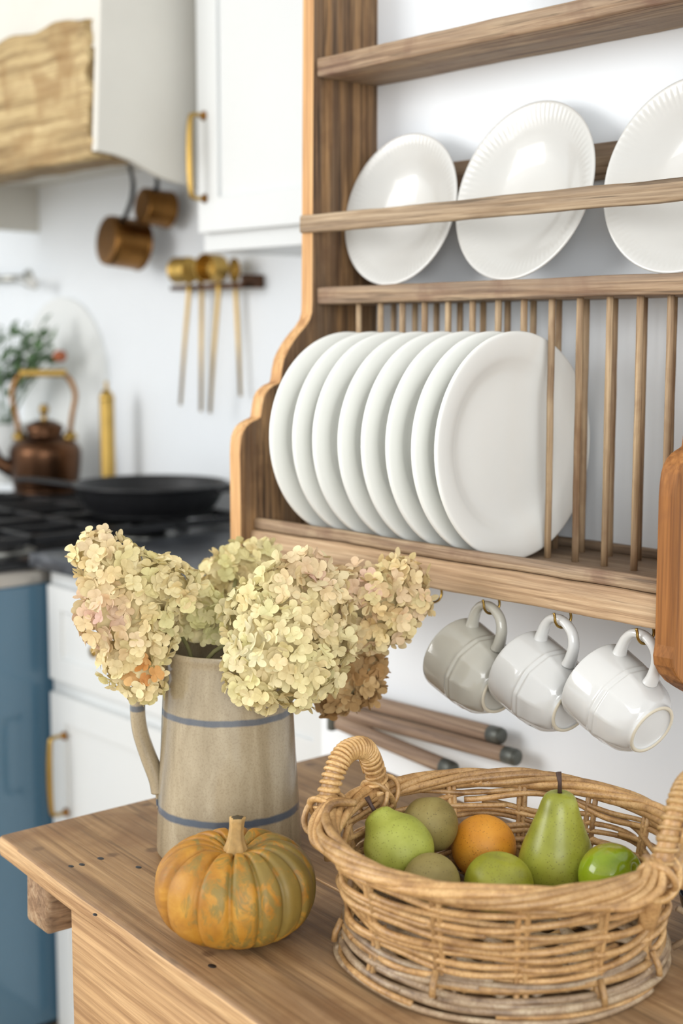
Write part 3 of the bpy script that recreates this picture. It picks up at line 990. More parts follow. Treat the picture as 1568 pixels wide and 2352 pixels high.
# stakes in pairs, some with ends standing proud of the foot
for k in range(NS):
    for d in (-0.022, 0.022):
        a = 2 * PI * (k + 0.5) / NS + d + random.uniform(-.008, .008)
        pts = [Vector((brad(z) * math.cos(a), brad(z) * math.sin(a), z)) for z in np.linspace(0.010, 0.122, 8)]
        bpart('stake', tube(pts, 0.0030, 8), MT['cane'])
    if k % 2: continue
    a = 2 * PI * (k + 0.5) / NS + random.uniform(-.02, .02)
    z0 = random.uniform(0.012, 0.024)
    bpart('stake_end', tube([Vector((0.1585 * math.cos(a), 0.1585 * math.sin(a), z0 + 0.020)), Vector((0.1650 * math.cos(a), 0.1650 * math.sin(a), z0 + 0.006)), Vector((0.1660 * math.cos(a), 0.1660 * math.sin(a), z0 - 0.002))], 0.0031, 8), MT['cane'])
# woven floor
BF = 0.024
for k in range(12):
    y = -0.132 + 0.024 * k
    hw = math.sqrt(max(0.150 ** 2 - y * y, 0.001))
    pts = [Vector((x, y, BF + 0.001 + 0.0030 * math.sin(x * 130 + PI * k))) for x in np.linspace(-hw, hw, 46)]
    bpart('floor_weaver', tube(pts, 0.0085, 7, flat=0.38), MT['cane_grey'])
for k in range(13):
    x = -0.144 + 0.024 * k
    hw = math.sqrt(max(0.150 ** 2 - x * x, 0.001))
    bpart('floor_stake', tube([Vector((x, y, BF)) for y in np.linspace(-hw, hw, 8)], 0.0036, 6), MT['cane'])
# rolled rim: overlapping strands twisted round a ring
RZ, RR = 0.121, 0.1700
for i in range(7):
    ph = 2 * PI * i / 7
    tw = 3
    nz = Vector((random.uniform(0, 50), random.uniform(0, 50), 0))
    ro = random.uniform(0.0068, 0.0092)
    fr = lambda a: RR + ro * math.cos(tw * a + ph) + 0.0030 * wob1(nz, a, 2.5)
    fz = lambda a: RZ + ro * 0.85 * math.sin(tw * a + ph) + 0.0034 * wob1(nz + Vector((5, 5, 0)), a, 2.5)
    bpart('rim_strand', tube(ringpts(fr, fz, 240), 0.0041 + random.uniform(-.0005, .0006), 8, True), MT['cane'])


# handles: arched core, coiled binding, two braces and a knot at each foot
def basket_handle(ang, span, height, lean, twist=0.0):
    c = Vector((math.cos(ang), math.sin(ang), 0)); tg = Vector((-math.sin(ang), math.cos(ang), 0))
    tg = (tg + c * twist).normalized()
    path = []
    for k in range(41):
        u = -1 + 2 * k / 40
        s = math.copysign(abs(u) ** 0.85, u)
        h = height * (1 - abs(u) ** 2.4)
        path.append(c * (0.170 + lean * (h / height)) + tg * (span * s) + Vector((0, 0, RZ + 0.002 + h)))
    lo = [path[0] - Vector((0, 0, 0.05)) - c * 0.010, path[0] - Vector((0, 0, 0.025)) - c * 0.005]
    hi = [path[-1] - Vector((0, 0, 0.025)) - c * 0.005, path[-1] - Vector((0, 0, 0.05)) - c * 0.010]
    core = lo + path + hi
    h = bpart('handle', tube(core, 0.0088, 12), MT['cane'])
    # coiled binding
    dense = smooth_prof([tuple(p) for p in path], 10)
    turns, N = 27, len(dense)
    coil, prev = [], Vector(c)
    for i in range(N):
        T = (dense[min(i + 1, N - 1)] - dense[max(i - 1, 0)]).normalized()
        prev = (prev - T * prev.dot(T)).normalized()
        b = T.cross(prev)
        a = 2 * PI * turns * i / N
        coil.append(dense[i] + (prev * math.cos(a) + b * math.sin(a)) * 0.0092)
    link('binding', mesh('binding', *tube(coil, 0.0033, 7, flat=0.62, upv=prev), MT['wrap']), h)
    # flat strips laid along the top of the arch
    for off in (-0.0026, 0.0026):
        st = []
        for i in range(4, 24):
            T = (path[i + 1] - path[i - 1]).normalized()
            out = (c - T * c.dot(T)).normalized()
            side_ = T.cross(out)
            st.append(path[i] + out * 0.0118 + side_ * off)
        link('binding_strip', mesh('binding_strip', *tube(st, 0.0026, 6, flat=0.6, upv=c), MT['wrap']), h)
    # lashing over the rim and the long loops that bow out at both feet
    for e, sgn in ((path[0], -1), (path[-1], 1)):
        fa = math.atan2(e.y, e.x)
        for j in range(3):
            cc = Vector((e.x, e.y, RZ - 0.002)) + tg * (sgn * (-0.010 + 0.0085 * j))
            tl = 0.9 if j % 2 else -0.7
            pts = []
            for k in range(24):
                a = 2 * PI * k / 24
                pts.append(cc + c * (0.0165 * math.cos(a)) + Vector((0, 0, 0.0175 * math.sin(a))) + tg * (tl * 0.012 * math.sin(a)))
            link('lashing', mesh('lashing', *tube(pts, 0.0036, 8, True, flat=0.7), MT['wrap'] if j % 2 else MT['cane']), h)
        for j in range(3):
            pol = lambda da, r, z: (r * math.cos(fa + sgn * da), r * math.sin(fa + sgn * da), z)
            pts = smooth_prof([pol(-0.05, 0.160 - 0.003 * j, RZ + 0.010), pol(0.03 + 0.03 * j, 0.176 - 0.002 * j, RZ + 0.014), pol(0.13 + 0.04 * j, 0.189 - 0.006 * j, RZ - 0.001),
                               pol(0.30 + 0.05 * j, 0.185 - 0.004 * j, RZ - 0.011 + 0.002 * j), pol(0.52 + 0.06 * j, 0.172, RZ - 0.008), pol(0.72 + 0.05 * j, 0.162, RZ - 0.002)], 6)
            link('rim_loop', mesh('rim_loop', *tube(pts, 0.0040, 8), MT['cane']), h)
    return h


aL = math.radians(196)
basket_handle(aL + 0.04, 0.041, 0.056, -0.002, 0.25)
basket_handle(aL + PI + math.radians(8), 0.054, 0.072, 0.010, 0.1)
# a broken cane end sticking out by the foot
e = Vector((0.125, 0.108, 0.012))
bpart('loose_cane', tube([e, e * 1.10 + Vector((0, 0, 0.010)), e * 1.14 + Vector((0.004, 0.004, 0.024)), e * 1.02 + Vector((0, 0, 0.040))], 0.0033, 7), MT['cane_grey'])

# ------------------------------------------------------------------ fruit


def spheroid(rx, rz, dimp=0.0, pw=1.0, fl=0.0, n=28):
    p = []
    for i in range(n + 1):
        ph = -PI / 2 + PI * i / n
        r = rx * max(math.cos(ph), 0) ** pw
        z = rz * math.sin(ph)
        z += -math.copysign(dimp * math.exp(-(r / (rx * 0.28)) ** 2), math.sin(ph))
        p.append((0 if i in (0, n) else r, z))
    return p


def fruit(name, prof, px, py, zc, mt, lab, cat, axis=(0, 0, 1), lump=0.02, stem=None, calyx=False, seed=0, xax=(1, 0, 0)):
    c = at(px, py, 'z', zc)
    v, f = lathe(prof, 56)
    v = [p * (1 + lump * noise.noise(p * 26 + Vector((seed, 0, 0)))) for p in v]
    root = thing(name, c, lab, cat)
    root.matrix_world = frame(c, axis, xax)
    link('flesh', mesh('flesh', v, f, mt), root)
    top = max(p.z for p in v); bot = min(p.z for p in v)
    if stem:
        h, dx, sh = stem
        link('stem', mesh('stem', *tube([(0, 0, top - 0.008 + sh), (dx * 0.2, 0, top + h * 0.45), (dx, 0, top + h)], [0.0024, 0.0021, 0.0030], 8), MT['brown_stem']), root)
    if calyx:
        cv, cf = lathe([(0, 0.0005), (0.002, 0.001), (0.0042, 0.0002), (0.0048, -0.0012), (0.003, -0.002)], 10, lambda r, z, a: (r * (1 + 0.3 * math.cos(5 * a)), z))
        link('calyx', mesh('calyx', [Vector((p.x, p.y, bot - p.z + 0.0025)) for p in cv], [q[::-1] for q in cf], MT['calyx']), root)
    return root


pear_p = smooth_prof([(a * 1.07, b * 1.07) for a, b in [(0, -0.036), (0.010, -0.0375), (0.024, -0.034), (0.0345, -0.022), (0.0368, -0.006), (0.0335, 0.012), (0.0265, 0.030), (0.0205, 0.046), (0.0170, 0.057), (0.0130, 0.0635), (0.006, 0.0660), (0, 0.0645)]], 5)
pear2 = smooth_prof([(a * 0.93, b * 0.93) for a, b in [(0, -0.034), (0.012, -0.036), (0.028, -0.031), (0.0370, -0.016), (0.0375, 0.0), (0.0330, 0.016), (0.0235, 0.028), (0.0185, 0.035), (0.0150, 0.041), (0.007, 0.0445), (0, 0.0430)]], 5)
fruit('pear', pear_p, 1278, 1972, TZ + 0.0704, MT['pear'], 'tall green pear standing upright in the basket', 'pear', (0.02, 0.02, 1), 0.015, (0.020, -0.003, 0.004), seed=2)
ax_q = (-RT * 0.42 + FW * 0.35 + Vector((0, 0, 0.62))).normalized()
fruit('pear', pear2, 911, 1944, TZ + 0.0868, MT['quince'], 'plump lime green pear lying by the wrapped handle', 'pear', ax_q, 0.03, (0.017, 0.002, 0.003), True, seed=5)
fruit('pear', spheroid(0.0296, 0.0300, 0.003), 988, 1894, TZ + 0.0916, MT['russet'], 'dull russet pear behind the lime green pear', 'pear', (-0.35, 0.2, 0.9), 0.02, None, seed=9)
fruit('orange', spheroid(0.0345, 0.0335, 0.002), 1110, 1945, TZ + 0.0643, MT['orange'], 'bright orange fruit in the middle of the basket', 'orange', (0.1, -0.3, 0.95), 0.015, None, True, seed=12)
ax_b = (-FW * 0.80 + Vector((0, 0, 0.15)) + RT * 0.1).normalized()
fruit('pear', spheroid(0.0285, 0.0285, 0.002), 990, 2027, TZ + 0.0696, MT['russet'], 'brown russet pear with its eye showing, under the basket rim', 'pear', -ax_b, 0.02, None, True, seed=15)
fruit('apple', spheroid(0.0345, 0.0315, 0.004), 1145, 2030, TZ + 0.0622, MT['lime'], 'matt green apple in front of the orange', 'apple', (0.1, 0.1, 1), 0.02, None, seed=18)
fruit('apple', spheroid(0.0318, 0.0322, 0.006), 1402, 2011, TZ + 0.0735, MT['apple'], 'shiny green apple with red blush beside the tall pear', 'apple', (0.85, 0.2, 0.35), 0.015, None, seed=21)

# ------------------------------------------------------------------ dried hydrangeas in the jug


def floret_mesh(seed):
    rr = random.Random(seed)
    V, Fc = [], []
    for k in range(4):
        a = k * PI / 2 + rr.uniform(-0.18, 0.18)
        Lp, Wp = 0.0124 * rr.uniform(0.82, 1.1), 0.0056 * rr.uniform(0.85, 1.15)
        lift, curl, cup = rr.uniform(0.05, 0.75), rr.uniform(-0.5, 0.35), rr.uniform(0.1, 0.7)
        tw = rr.uniform(-0.3, 0.3)
        o = len(V)
        us = (0.04, 0.30, 0.62, 0.88, 1.0)
        ws = (0.16, 0.74, 1.0, 0.66, 0.18)
        for u, wd in zip(us, ws):
            x = u * Lp
            zc = math.sin(lift) * x + curl * Lp * u * u * 0.6
            for s in (-1, 0, 1):
                y = s * wd * Wp
                z = zc + cup * Wp * (abs(s) * wd) ** 2 * 0.55 + tw * y * u
                V.append(Vector((x * math.cos(a) - y * math.sin(a), x * math.sin(a) + y * math.cos(a), z)))
        for i in range(len(us) - 1):
            for s in range(2):
                b = o + i * 3 + s
                Fc.append([b, b + 1, b + 4, b + 3])
    # tiny centre bead
    o = len(V)
    for p in ((0.0011, 0, 0.0006), (0, 0.0011, 0.0006), (-0.0011, 0, 0.0006), (0, -0.0011, 0.0006), (0, 0, 0.0018)):
        V.append(Vector(p))
    Fc += [[o, o + 1, o + 4], [o + 1, o + 2, o + 4], [o + 2, o + 3, o + 4], [o + 3, o, o + 4]]
    return mesh('floret', V, Fc, MT['petal'])


FLO = [floret_mesh(100 + k) for k in range(14)]
CREAM, LIME, PINK, PEACH, ORNG, BROWN, WHITE = lin(240, 226, 180), lin(228, 223, 160), lin(226, 190, 172), lin(234, 208, 154), lin(222, 150, 76), lin(178, 138, 88), lin(248, 243, 218)


SPEC = []                            # every head is laid out first, so that heads give way to each other and to the jug


def off_jug(p, keep, lift=False):
    q = p - JC
    d = math.hypot(q.x, q.y)
    if lift:                                             # the head in the mouth rests on the rim
        return Vector((p.x, p.y, max(p.z, JC.z + 0.2475 + (keep - 0.082) * 0.8))) if d < keep else p
    if q.z < 0.262 and 1e-4 < d < keep:
        return Vector((JC.x + q.x * keep / d, JC.y + q.y * keep / d, p.z))
    return p


def hydrangea(lab, blobs, wd, pal, mouth, dmin=0.0150, cap=290, seed=1):
    S = []
    for b in blobs:
        px, py, rp = b[:3]
        ww = wd + (b[3] if len(b) > 3 else 0)
        S.append((at_w(px, py, ww), rp / F_PX * ww))
    cen = sum((s[0] * s[1] for s in S), Vector()) / sum(s[1] for s in S)
    foot = JC + Vector((mouth[0], mouth[1], 0.06))
    rim_ = JC + Vector((mouth[0] * 2.2, mouth[1] * 2.2, 0.240))
    way = [foot, JC + Vector((mouth[0] * 1.7, mouth[1] * 1.7, 0.16)), rim_]
    out = Vector((cen.x - JC.x, cen.y - JC.y, 0))
    if out.length > 0.085:
        out.normalize()
        way.append(JC + out * 0.074 + Vector((0, 0, 0.262 if cen.z < JC.z + 0.27 else 0.275)))
    way.append(cen)
    sp = smooth_prof([tuple(q) for q in way], 6)
    SPEC.append((lab, S, pal, dmin, cap, seed, foot, sp))


def grow(idx):
    lab, S, pal, dmin, cap, seed, foot, sp = SPEC[idx]
    others = [q for i, h in enumerate(SPEC) if i != idx for q in h[1]]
    stems = [Vector(q) for i, h in enumerate(SPEC) if i != idx for q in h[7]]
    rr = random.Random(seed)
    root = thing('hydrangea', foot, lab, 'flower', 'dried hydrangeas in the jug')
    obj('stem', tube(sp, 0.0026, 8), MT['stemg'], root)
    # branching heart of the head, seen only between florets
    core = []
    for c, r in S:
        bm = bmesh.new()
        bmesh.ops.create_icosphere(bm, subdivisions=2, radius=r * 0.66)
        for v in bm.verts: v.co = off_jug(v.co * (1 + 0.22 * noise.noise((v.co + c) * 60)) + c, 0.082, idx == 4)
        core.append(from_bm(bm)); bm.free()
    obj('inner_cluster', join(*core), MT['core'], root)
    pts, tries = [], 0
    areas = [s[1] ** 2 for s in S]
    while len(pts) < cap and tries < 16000:
        tries += 1
        c, r = rr.choices(S, areas)[0]
        z = rr.uniform(-1, 1); a = rr.uniform(0, 2 * PI); q = math.sqrt(1 - z * z)
        n_ = Vector((q * math.cos(a), q * math.sin(a), z))
        p = off_jug(c + n_ * (r * 0.90), 0.0885, idx == 4)
        if any((p - c2).length < r2 * 0.84 for c2, r2 in S if c2 is not c): continue
        if any((p - c2).length < r2 * 0.88 for c2, r2 in others): continue
        if any((p - q).length_squared < 0.0115 ** 2 for q in stems): continue
        if any((p - p2).length_squared < dmin * dmin for p2, _ in pts): continue
        pts.append((p, n_))
    vis = lambda pn: -(CAM - pn[0]).normalized().dot(pn[1])
    pts.sort(key=vis)
    rest, tints = [], []
    for q, (p, n_) in enumerate(pts):
        d = (n_ + Vector((rr.gauss(0, .5), rr.gauss(0, .5), rr.gauss(0, .5)))).normalized()
        m_ = frame(p - foot + n_ * rr.uniform(-0.006, 0.004), d, (rr.uniform(-1, 1), rr.uniform(-1, 1), rr.uniform(-1, 1) + 0.01))
        m_ = m_ @ Matrix.Scale(rr.uniform(0.76, 1.04), 4)
        fm = FLO[rr.randrange(len(FLO))]
        dv = p - CAM
        wq = dv.dot(FW)
        fx, fy = CX + F_PX * dv.dot(RT) / wq, CY - F_PX * dv.dot(UP) / wq
        col = pal(rr, fx, fy)
        v = rr.uniform(0.90, 1.08)
        if q < 298:
            o = link('floret', fm, root, m_)
            o.color = (min(col[0] * v, 1), min(col[1] * v, 1), min(col[2] * v, 1), 1)
        else:
            rest.append(([m_ @ x.co for x in fm.vertices], [list(g.vertices) for g in fm.polygons]))
            tints += [c_ * v if i_ < 3 else 1.0 for _ in fm.vertices for i_, c_ in enumerate(col)]
    if rest:
        o = link('far_side_florets', mesh('far_side_florets', *join(*rest), MT['petal_mix']), root)
        ta = o.data.attributes.new('tint', 'FLOAT_COLOR', 'POINT')
        ta.data.foreach_set('color', tints)
        o['kind'] = 'stuff'
    return root


def mixt(a, b, t):
    t = max(0, min(1, t))
    return tuple(a[i] * (1 - t) + b[i] * t for i in range(4))


def near(fx, fy, x, y, r): return max(0, 1 - math.hypot(fx - x, fy - y) / r)


def pal_left(rr, x, y):
    c = mixt(CREAM, LIME, rr.uniform(-0.2, 0.7))
    c = mixt(c, PINK, near(x, y, 225, 1430, 130) * 1.1 * rr.uniform(0.3, 1.2) + near(x, y, 230, 1250, 70) * 0.5)
    c = mixt(c, PEACH, rr.uniform(-0.4, 0.5))
    if math.hypot(x - 325, y - 1545) < 34: c = mixt(c, ORNG, rr.uniform(0.6, 1.0))
    return c


def pal_mid(rr, x, y):
    c = mixt(CREAM, LIME, rr.uniform(0.1, 1.0) * (0.5 + 0.5 * near(x, y, 560, 1480, 220)))
    c = mixt(c, WHITE, near(x, y, 560, 1470, 150) * rr.uniform(0, 0.8))
    c = mixt(c, PINK, near(x, y, 730, 1310, 130) * rr.uniform(0.2, 1.1) + near(x, y, 740, 1440, 90) * rr.uniform(0, 0.5))
    return mixt(c, PEACH, rr.uniform(-0.5, 0.4))


def pal_right(rr, x, y):
    c = mixt(CREAM, PEACH, rr.uniform(0.2, 1.0))
    c = mixt(c, PINK, rr.uniform(-0.5, 0.5) + 0.4 * near(x, y, 830, 1340, 80))
    return mixt(c, LIME, rr.uniform(-0.6, 0.3) + 0.3 * near(x, y, 880, 1470, 80))


pal_back = lambda rr, x, y: mixt(mixt(CREAM, LIME, rr.uniform(0, 0.9)), PEACH, rr.uniform(0.0, 0.5))
pal_low = lambda rr, x, y: mixt(CREAM, LIME, rr.uniform(0.4, 1.1))
pal_brown = lambda rr, x, y: mixt(BROWN, PEACH, rr.uniform(0, 0.45) + 0.25 * near(x, y, 800, 1590, 60))

hydrangea('large cream and pink hydrangea head drooping over the jug handle',
          [(228, 1272, 56), (265, 1325, 84), (318, 1372, 104), (385, 1352, 72), (262, 1410, 84), (318, 1455, 94), (292, 1515, 66), (325, 1550, 58), (335, 1580, 38)], 1.60, pal_left, (-0.012, -0.016), 0.0094, 800, 1)
hydrangea('biggest pale lime hydrangea head hanging over the jug front',
          [(702, 1318, 58), (655, 1372, 92), (720, 1390, 88), (600, 1425, 96, -0.008), (640, 1480, 112, -0.030), (600, 1540, 88, -0.040), (680, 1540, 88, -0.036), (740, 1480, 74), (745, 1560, 38, -0.01), (600, 1600, 33, -0.030)], 1.585, pal_mid, (0.010, -0.020), 0.0096, 880, 2)
hydrangea('peach hydrangea head reaching out under the rack plank',
          [(800, 1370, 74), (860, 1385, 88), (905, 1345, 66), (935, 1330, 46), (945, 1385, 46), (850, 1440, 62), (790, 1440, 62), (905, 1430, 50)], 1.660, pal_right, (0.014, 0.016), 0.0094, 640, 3)
hydrangea('cream hydrangea head at the back against the rack side',
          [(595, 1285, 46), (548, 1298, 48), (505, 1322, 50), (470, 1345, 36), (620, 1300, 34)], 1.78, pal_back, (-0.004, 0.022), 0.0108, 320, 4)
hydrangea('small olive hydrangea head low at the jug mouth',
          [(440, 1425, 44), (470, 1400, 50), (500, 1440, 56), (455, 1470, 46), (480, 1490, 42), (520, 1490, 50)], 1.672, pal_low, (0.0, 0.004), 0.0102, 320, 5)
hydrangea('brown faded hydrangea head hanging low beside the jug',
          [(842, 1528, 44), (800, 1560, 58), (765, 1595, 46), (830, 1565, 50), (790, 1605, 34)], 1.72, pal_brown, (0.025, -0.004), 0.0094, 340, 6)

for k in range(len(SPEC)): grow(k)

# ------------------------------------------------------------------ kitchen: base cabinet, counter
XC0 = -2.66


def shaker(x0, x1, z0, z1, yf, st=0.055, th=0.02, rec=0.007):
    """shaker front facing -Y with a recessed middle panel"""
    a = box(x0, x0 + st, yf, yf + th, z0, z1, 0.0015)
    b = box(x1 - st, x1, yf, yf + th, z0, z1, 0.0015)
    c = box(x0 + st - .001, x1 - st + .001, yf, yf + th, z0, z0 + st, 0.0015)
    d = box(x0 + st - .001, x1 - st + .001, yf, yf + th, z1 - st, z1, 0.0015)
    p = box(x0 + st - .004, x1 - st + .004, yf + rec, yf + th, z0 + st - .004, z1 - st + .004, 0)
    return join(a, b, c, d, p)


def bar_handle(x, y, z0, z1, parent, bow=0.030, r=0.0052):
    """vertical bar pull on a front facing -Y"""
    pts = smooth_prof([(x, y, z1), (x, y - bow * 0.75, z1), (x, y - bow, z1 - 0.012), (x, y - bow - 0.003, (z0 + z1) / 2), (x, y - bow, z0 + 0.012), (x, y - bow * 0.75, z0), (x, y, z0)], 8)
    n = len(pts)
    rad = [r * (0.75 + 0.55 * math.exp(-((i / (n - 1) - 0.5) / 0.25) ** 2)) for i in range(n)]
    feet = []
    for z in (z0, z1):
        v, f = lathe([(0, 0), (0.0105, 0), (0.0085, 0.004), (0.0045, 0.010), (0, 0.0105)], 20)
        feet.append(xf((v, f), frame((x, y, z), (0, -1, 0), (1, 0, 0))))
    body = tube(pts, rad, 12)
    o = obj('handle', join(body, *feet), [MT['brass'], MT['brass_old']], parent)
    for q in o.data.polygons:
        if q.index >= len(body[1]): q.material_index = 1
    return o


def base_unit(x0, x1, lab, knob_px=None, handle_px=None):
    u = thing('base_cabinet', ((x0 + x1) / 2, 1.5, FZ), lab, 'cabinet')
    obj('carcass', box(x0, x1, 1.512, YK - 0.002, FZ + 0.02, 0.8775, 0.001), MT['cab'], u, smooth=False)
    obj('plinth', box(x0, x1, 1.53, 1.60, FZ, FZ + 0.021, 0), MT['cab'], u, smooth=False)
    dr = obj('drawer_front', shaker(x0 + 0.018, x1 - 0.018, 0.640, 0.842, 1.492, 0.050), MT['cab'], u, smooth=False)
    kx = (x0 + x1) / 2
    if knob_px: kx = at(knob_px[0], knob_px[1], 'y', 1.48).x
    v, f = lathe(smooth_prof([(0, 0.026), (0.008, 0.0255), (0.013, 0.021), (0.011, 0.015), (0.006, 0.012), (0.005, 0.004), (0.009, 0.0), (0, 0)], 4), 24)
    obj('knob', xf((v, f), frame((kx, 1.492, 0.735), (0, -1, 0), (1, 0, 0))), MT['brass'], dr)
    do = obj('door', shaker(x0 + 0.018, x1 - 0.018, FZ + 0.03, 0.610, 1.492, 0.060), MT['cab'], u, smooth=False)
    if handle_px:
        zt, zb_ = at(*handle_px[0], 'y', 1.48), at(*handle_px[1], 'y', 1.48)
        bar_handle(zt.x, 1.4922, zb_.z, zt.z, do, 0.036)
    else:
        bar_handle(x0 + 0.05, 1.4922, 0.33, 0.51, do, 0.036)
    return u


base_unit(XC0, -2.19, 'white base cabinet with a brass handle, beside the blue range', (222, 1503), ((137, 1692), (139, 1867)))
base_unit(-2.188, XW - 0.002, 'white base cabinet behind the jug, next to the rack wall')
ct = obj('countertop', box(-2.676, XW - 0.001, 1.467, YK - 0.0005, 0.878, 0.910, 0.004, 2, 30, 0.0012), MT['stone'])
tag(ct, 'dark grey stone countertop with a rough edge beside the range', 'countertop')

# upper cabinet
uc = thing('wall_cabinet', (-2.08, 1.95, 1.535), 'white wall cabinet with a long brass handle, beside the range hood', 'cabinet')
obj('carcass', box(-2.44, XW - 0.002, 1.765, YK - 0.0005, 1.537, 2.55, 0.001), MT['cab'], uc, smooth=False)
ud = obj('door', shaker(-2.432, -1.72, 1.574, 2.53, 1.744, 0.068, 0.0205, 0.008), MT['cab'], uc, smooth=False)
hz1, hz0 = at(468, 266, 'y', 1.744), at(470, 456, 'y', 1.744)
bar_handle(hz1.x, 1.7442, hz0.z, hz1.z, ud, 0.034)

# ------------------------------------------------------------------ range
rg = thing('range_cooker', (-3.14, 1.7, FZ), 'glossy blue range cooker with black cast iron hob', 'cooker')
RX0, RX1 = -3.60, -2.682
obj('body', box(RX0, RX1, 1.22, 2.12, FZ + 0.02, 0.838, 0.004), MT['blue'], rg, smooth=False)
obj('plinth', box(RX0 + 0.02, RX1 - 0.02, 1.28, 2.10, FZ, FZ + 0.022, 0), MT['black'], rg, smooth=False)
obj('top_trim', box(RX0, RX1 + 0.001, 1.215, 2.121, 0.8375, 0.870, 0.004), MT['steel'], rg, smooth=False)
obj('hob', box(RX0 + 0.012, RX1 - 0.010, 1.26, 2.118, 0.868, 0.888, 0.004), MT['black'], rg, smooth=False)
for i in range(2):
    od = obj('oven_door', box(RX0 + 0.03 + 0.44 * i, RX0 + 0.45 + 0.44 * i, 1.196, 1.222, 0.16, 0.70, 0.006), MT['blue'], rg, smooth=False)
    obj('door_rail', tube([(RX0 + 0.07 + 0.44 * i, 1.165, 0.66), (RX0 + 0.41 + 0.44 * i, 1.165, 0.66)], 0.009, 12), MT['brass'], od)
for k in range(6):
    v, f = lathe([(0, 0.03), (0.016, 0.03), (0.019, 0.024), (0.019, 0.004), (0.024, 0.0)], 24)
    obj('knob', xf((v, f), frame((RX0 + 0.12 + 0.136 * k, 1.2215, 0.775), (0, -1, 0), (1, 0, 0))), MT['brass'], rg)
for gx in range(3):
    x0 = RX0 + 0.03 + 0.290 * gx
    x1 = x0 + 0.275
    bars = [box(x0, x1, 1.30, 1.312, 0.918, 0.936, 0.002), box(x0, x1, 2.083, 2.095, 0.918, 0.936, 0.002), box(x0, x0 + 0.012, 1.30, 2.095, 0.918, 0.936, 0.002), box(x1 - 0.012, x1, 1.30, 2.095, 0.918, 0.936, 0.002),
            box((x0 + x1) / 2 - 0.006, (x0 + x1) / 2 + 0.006, 1.30, 2.095, 0.920, 0.938, 0.002)]
    for yy in (1.50, 1.69, 1.88):
        bars.append(box(x0, x1, yy - 0.006, yy + 0.006, 0.920, 0.938, 0.002))
    for (xx, yy) in ((x0, 1.30), (x1 - 0.012, 1.30), (x0, 2.083), (x1 - 0.012, 2.083), (x0, 1.69), (x1 - 0.012, 1.69)):
        bars.append(box(xx, xx + 0.012, yy, yy + 0.012, 0.886, 0.920, 0.001))
    obj('grate', join(*bars), MT['iron'], rg, smooth=False)
    for yy in (1.50, 1.88):
        v, f = lathe([(0, 0.030), (0.034, 0.030), (0.038, 0.026), (0.038, 0.018), (0.048, 0.016), (0.052, 0.004), (0.060, 0)], 32)
        bcap = obj('burner', xf((v, f), Matrix.Translation(((x0 + x1) / 2, yy, 0.886))), MT['iron'], rg)
        v, f = lathe([(0.053, 0.0), (0.072, 0.001), (0.076, 0.004), (0.070, 0.007), (0.052, 0.006)], 32)
        obj('burner_ring', xf((v, f), Matrix.Translation(((x0 + x1) / 2, yy, 0.8865))), MT['chrome'], bcap)

# skillet
SK = Vector((-2.850, 1.895, 0.946))
sk = thing('skillet', SK, 'large black cast iron skillet on the hob', 'skillet')
link('pan', mesh('pan', *lathe(smooth_prof([(0, 0), (0.13, 0), (0.145, 0.004), (0.165, 0.030), (0.180, 0.060), (0.186, 0.066), (0.184, 0.071), (0.177, 0.068), (0.160, 0.032), (0.138, 0.010), (0, 0.008)], 5), 72), MT['iron']), sk)
hd = Vector((-0.80, -0.60, 0))
hv, hf = tube(smooth_prof([tuple(hd * 0.178 + Vector((0, 0, 0.058))), tuple(hd * 0.22 + Vector((0, 0, 0.062))), tuple(hd * 0.30 + Vector((0, 0, 0.070))), tuple(hd * 0.345 + Vector((0, 0, 0.070)))], 6), [0.017 - 0.0002 * k for k in range(19)], 12, flat=0.45, upv=Vector((0, 0, 1)))
link('handle', mesh('handle', hv, hf, MT['iron']), sk)
hd2 = Vector((0.80, 0.60, 0))
link('helper_handle', mesh('helper_handle', *tube(smooth_prof([tuple(hd2 * 0.178 + Vector((-0.03, 0.04, 0.060))), tuple(hd2 * 0.205 + Vector((-0.02, 0.028, 0.062))), tuple(hd2 * 0.205 + Vector((0.02, -0.028, 0.062))), tuple(hd2 * 0.178 + Vector((0.03, -0.04, 0.060)))], 6), 0.007, 10), MT['iron']), sk)

# copper kettle
KC = Vector((-3.490, 1.975, 0.940))
KS = 1.12
kt = thing('kettle', KC, 'old copper kettle with a brass handle on the hob', 'kettle')
link('body', mesh('body', *lathe(smooth_prof([(0, 0), (0.072, 0), (0.078, 0.004), (0.084, 0.04), (0.088, 0.085), (0.086, 0.105), (0.074, 0.122), (0.052, 0.132), (0.044, 0.137), (0.043, 0.150)], 5), 56), MT['copper']), kt)
lid = link('lid', mesh('lid', *lathe(smooth_prof([(0.047, 0.148), (0.048, 0.153), (0.043, 0.163), (0.026, 0.172), (0.012, 0.176)], 5), 48), MT['copper']), kt)
link('lid_knob', mesh('lid_knob', *lathe(smooth_prof([(0.008, 0.174), (0.006, 0.184), (0.011, 0.194), (0.012, 0.203), (0.007, 0.212), (0, 0.214)], 5), 28), MT['brass']), lid)
sd = Vector((-RT.x, -RT.y, 0))
for s in (-1, 1):
    v, f = lathe(smooth_prof([(0, 0.0), (0.016, 0.002), (0.018, 0.010), (0.010, 0.022), (0, 0.026)], 4), 20)
    link('handle_lug', mesh('handle_lug', [p + sd * (0.062 * s) + Vector((0, 0, 0.124)) for p in v], f, MT['brass']), kt)
    pts = smooth_prof([tuple(sd * (0.062 * s) + Vector((0, 0, 0.14))), tuple(sd * (0.070 * s) + Vector((0, 0, 0.19))), tuple(sd * (0.078 * s) + Vector((0, 0, 0.235))), tuple(sd * (0.066 * s) + Vector((0, 0, 0.272))), tuple(sd * (0.048 * s) + Vector((0, 0, 0.288)))], 6)
    link('handle_arm', mesh('handle_arm', *tube(pts, 0.0065, 10), MT['brass_old']), kt)
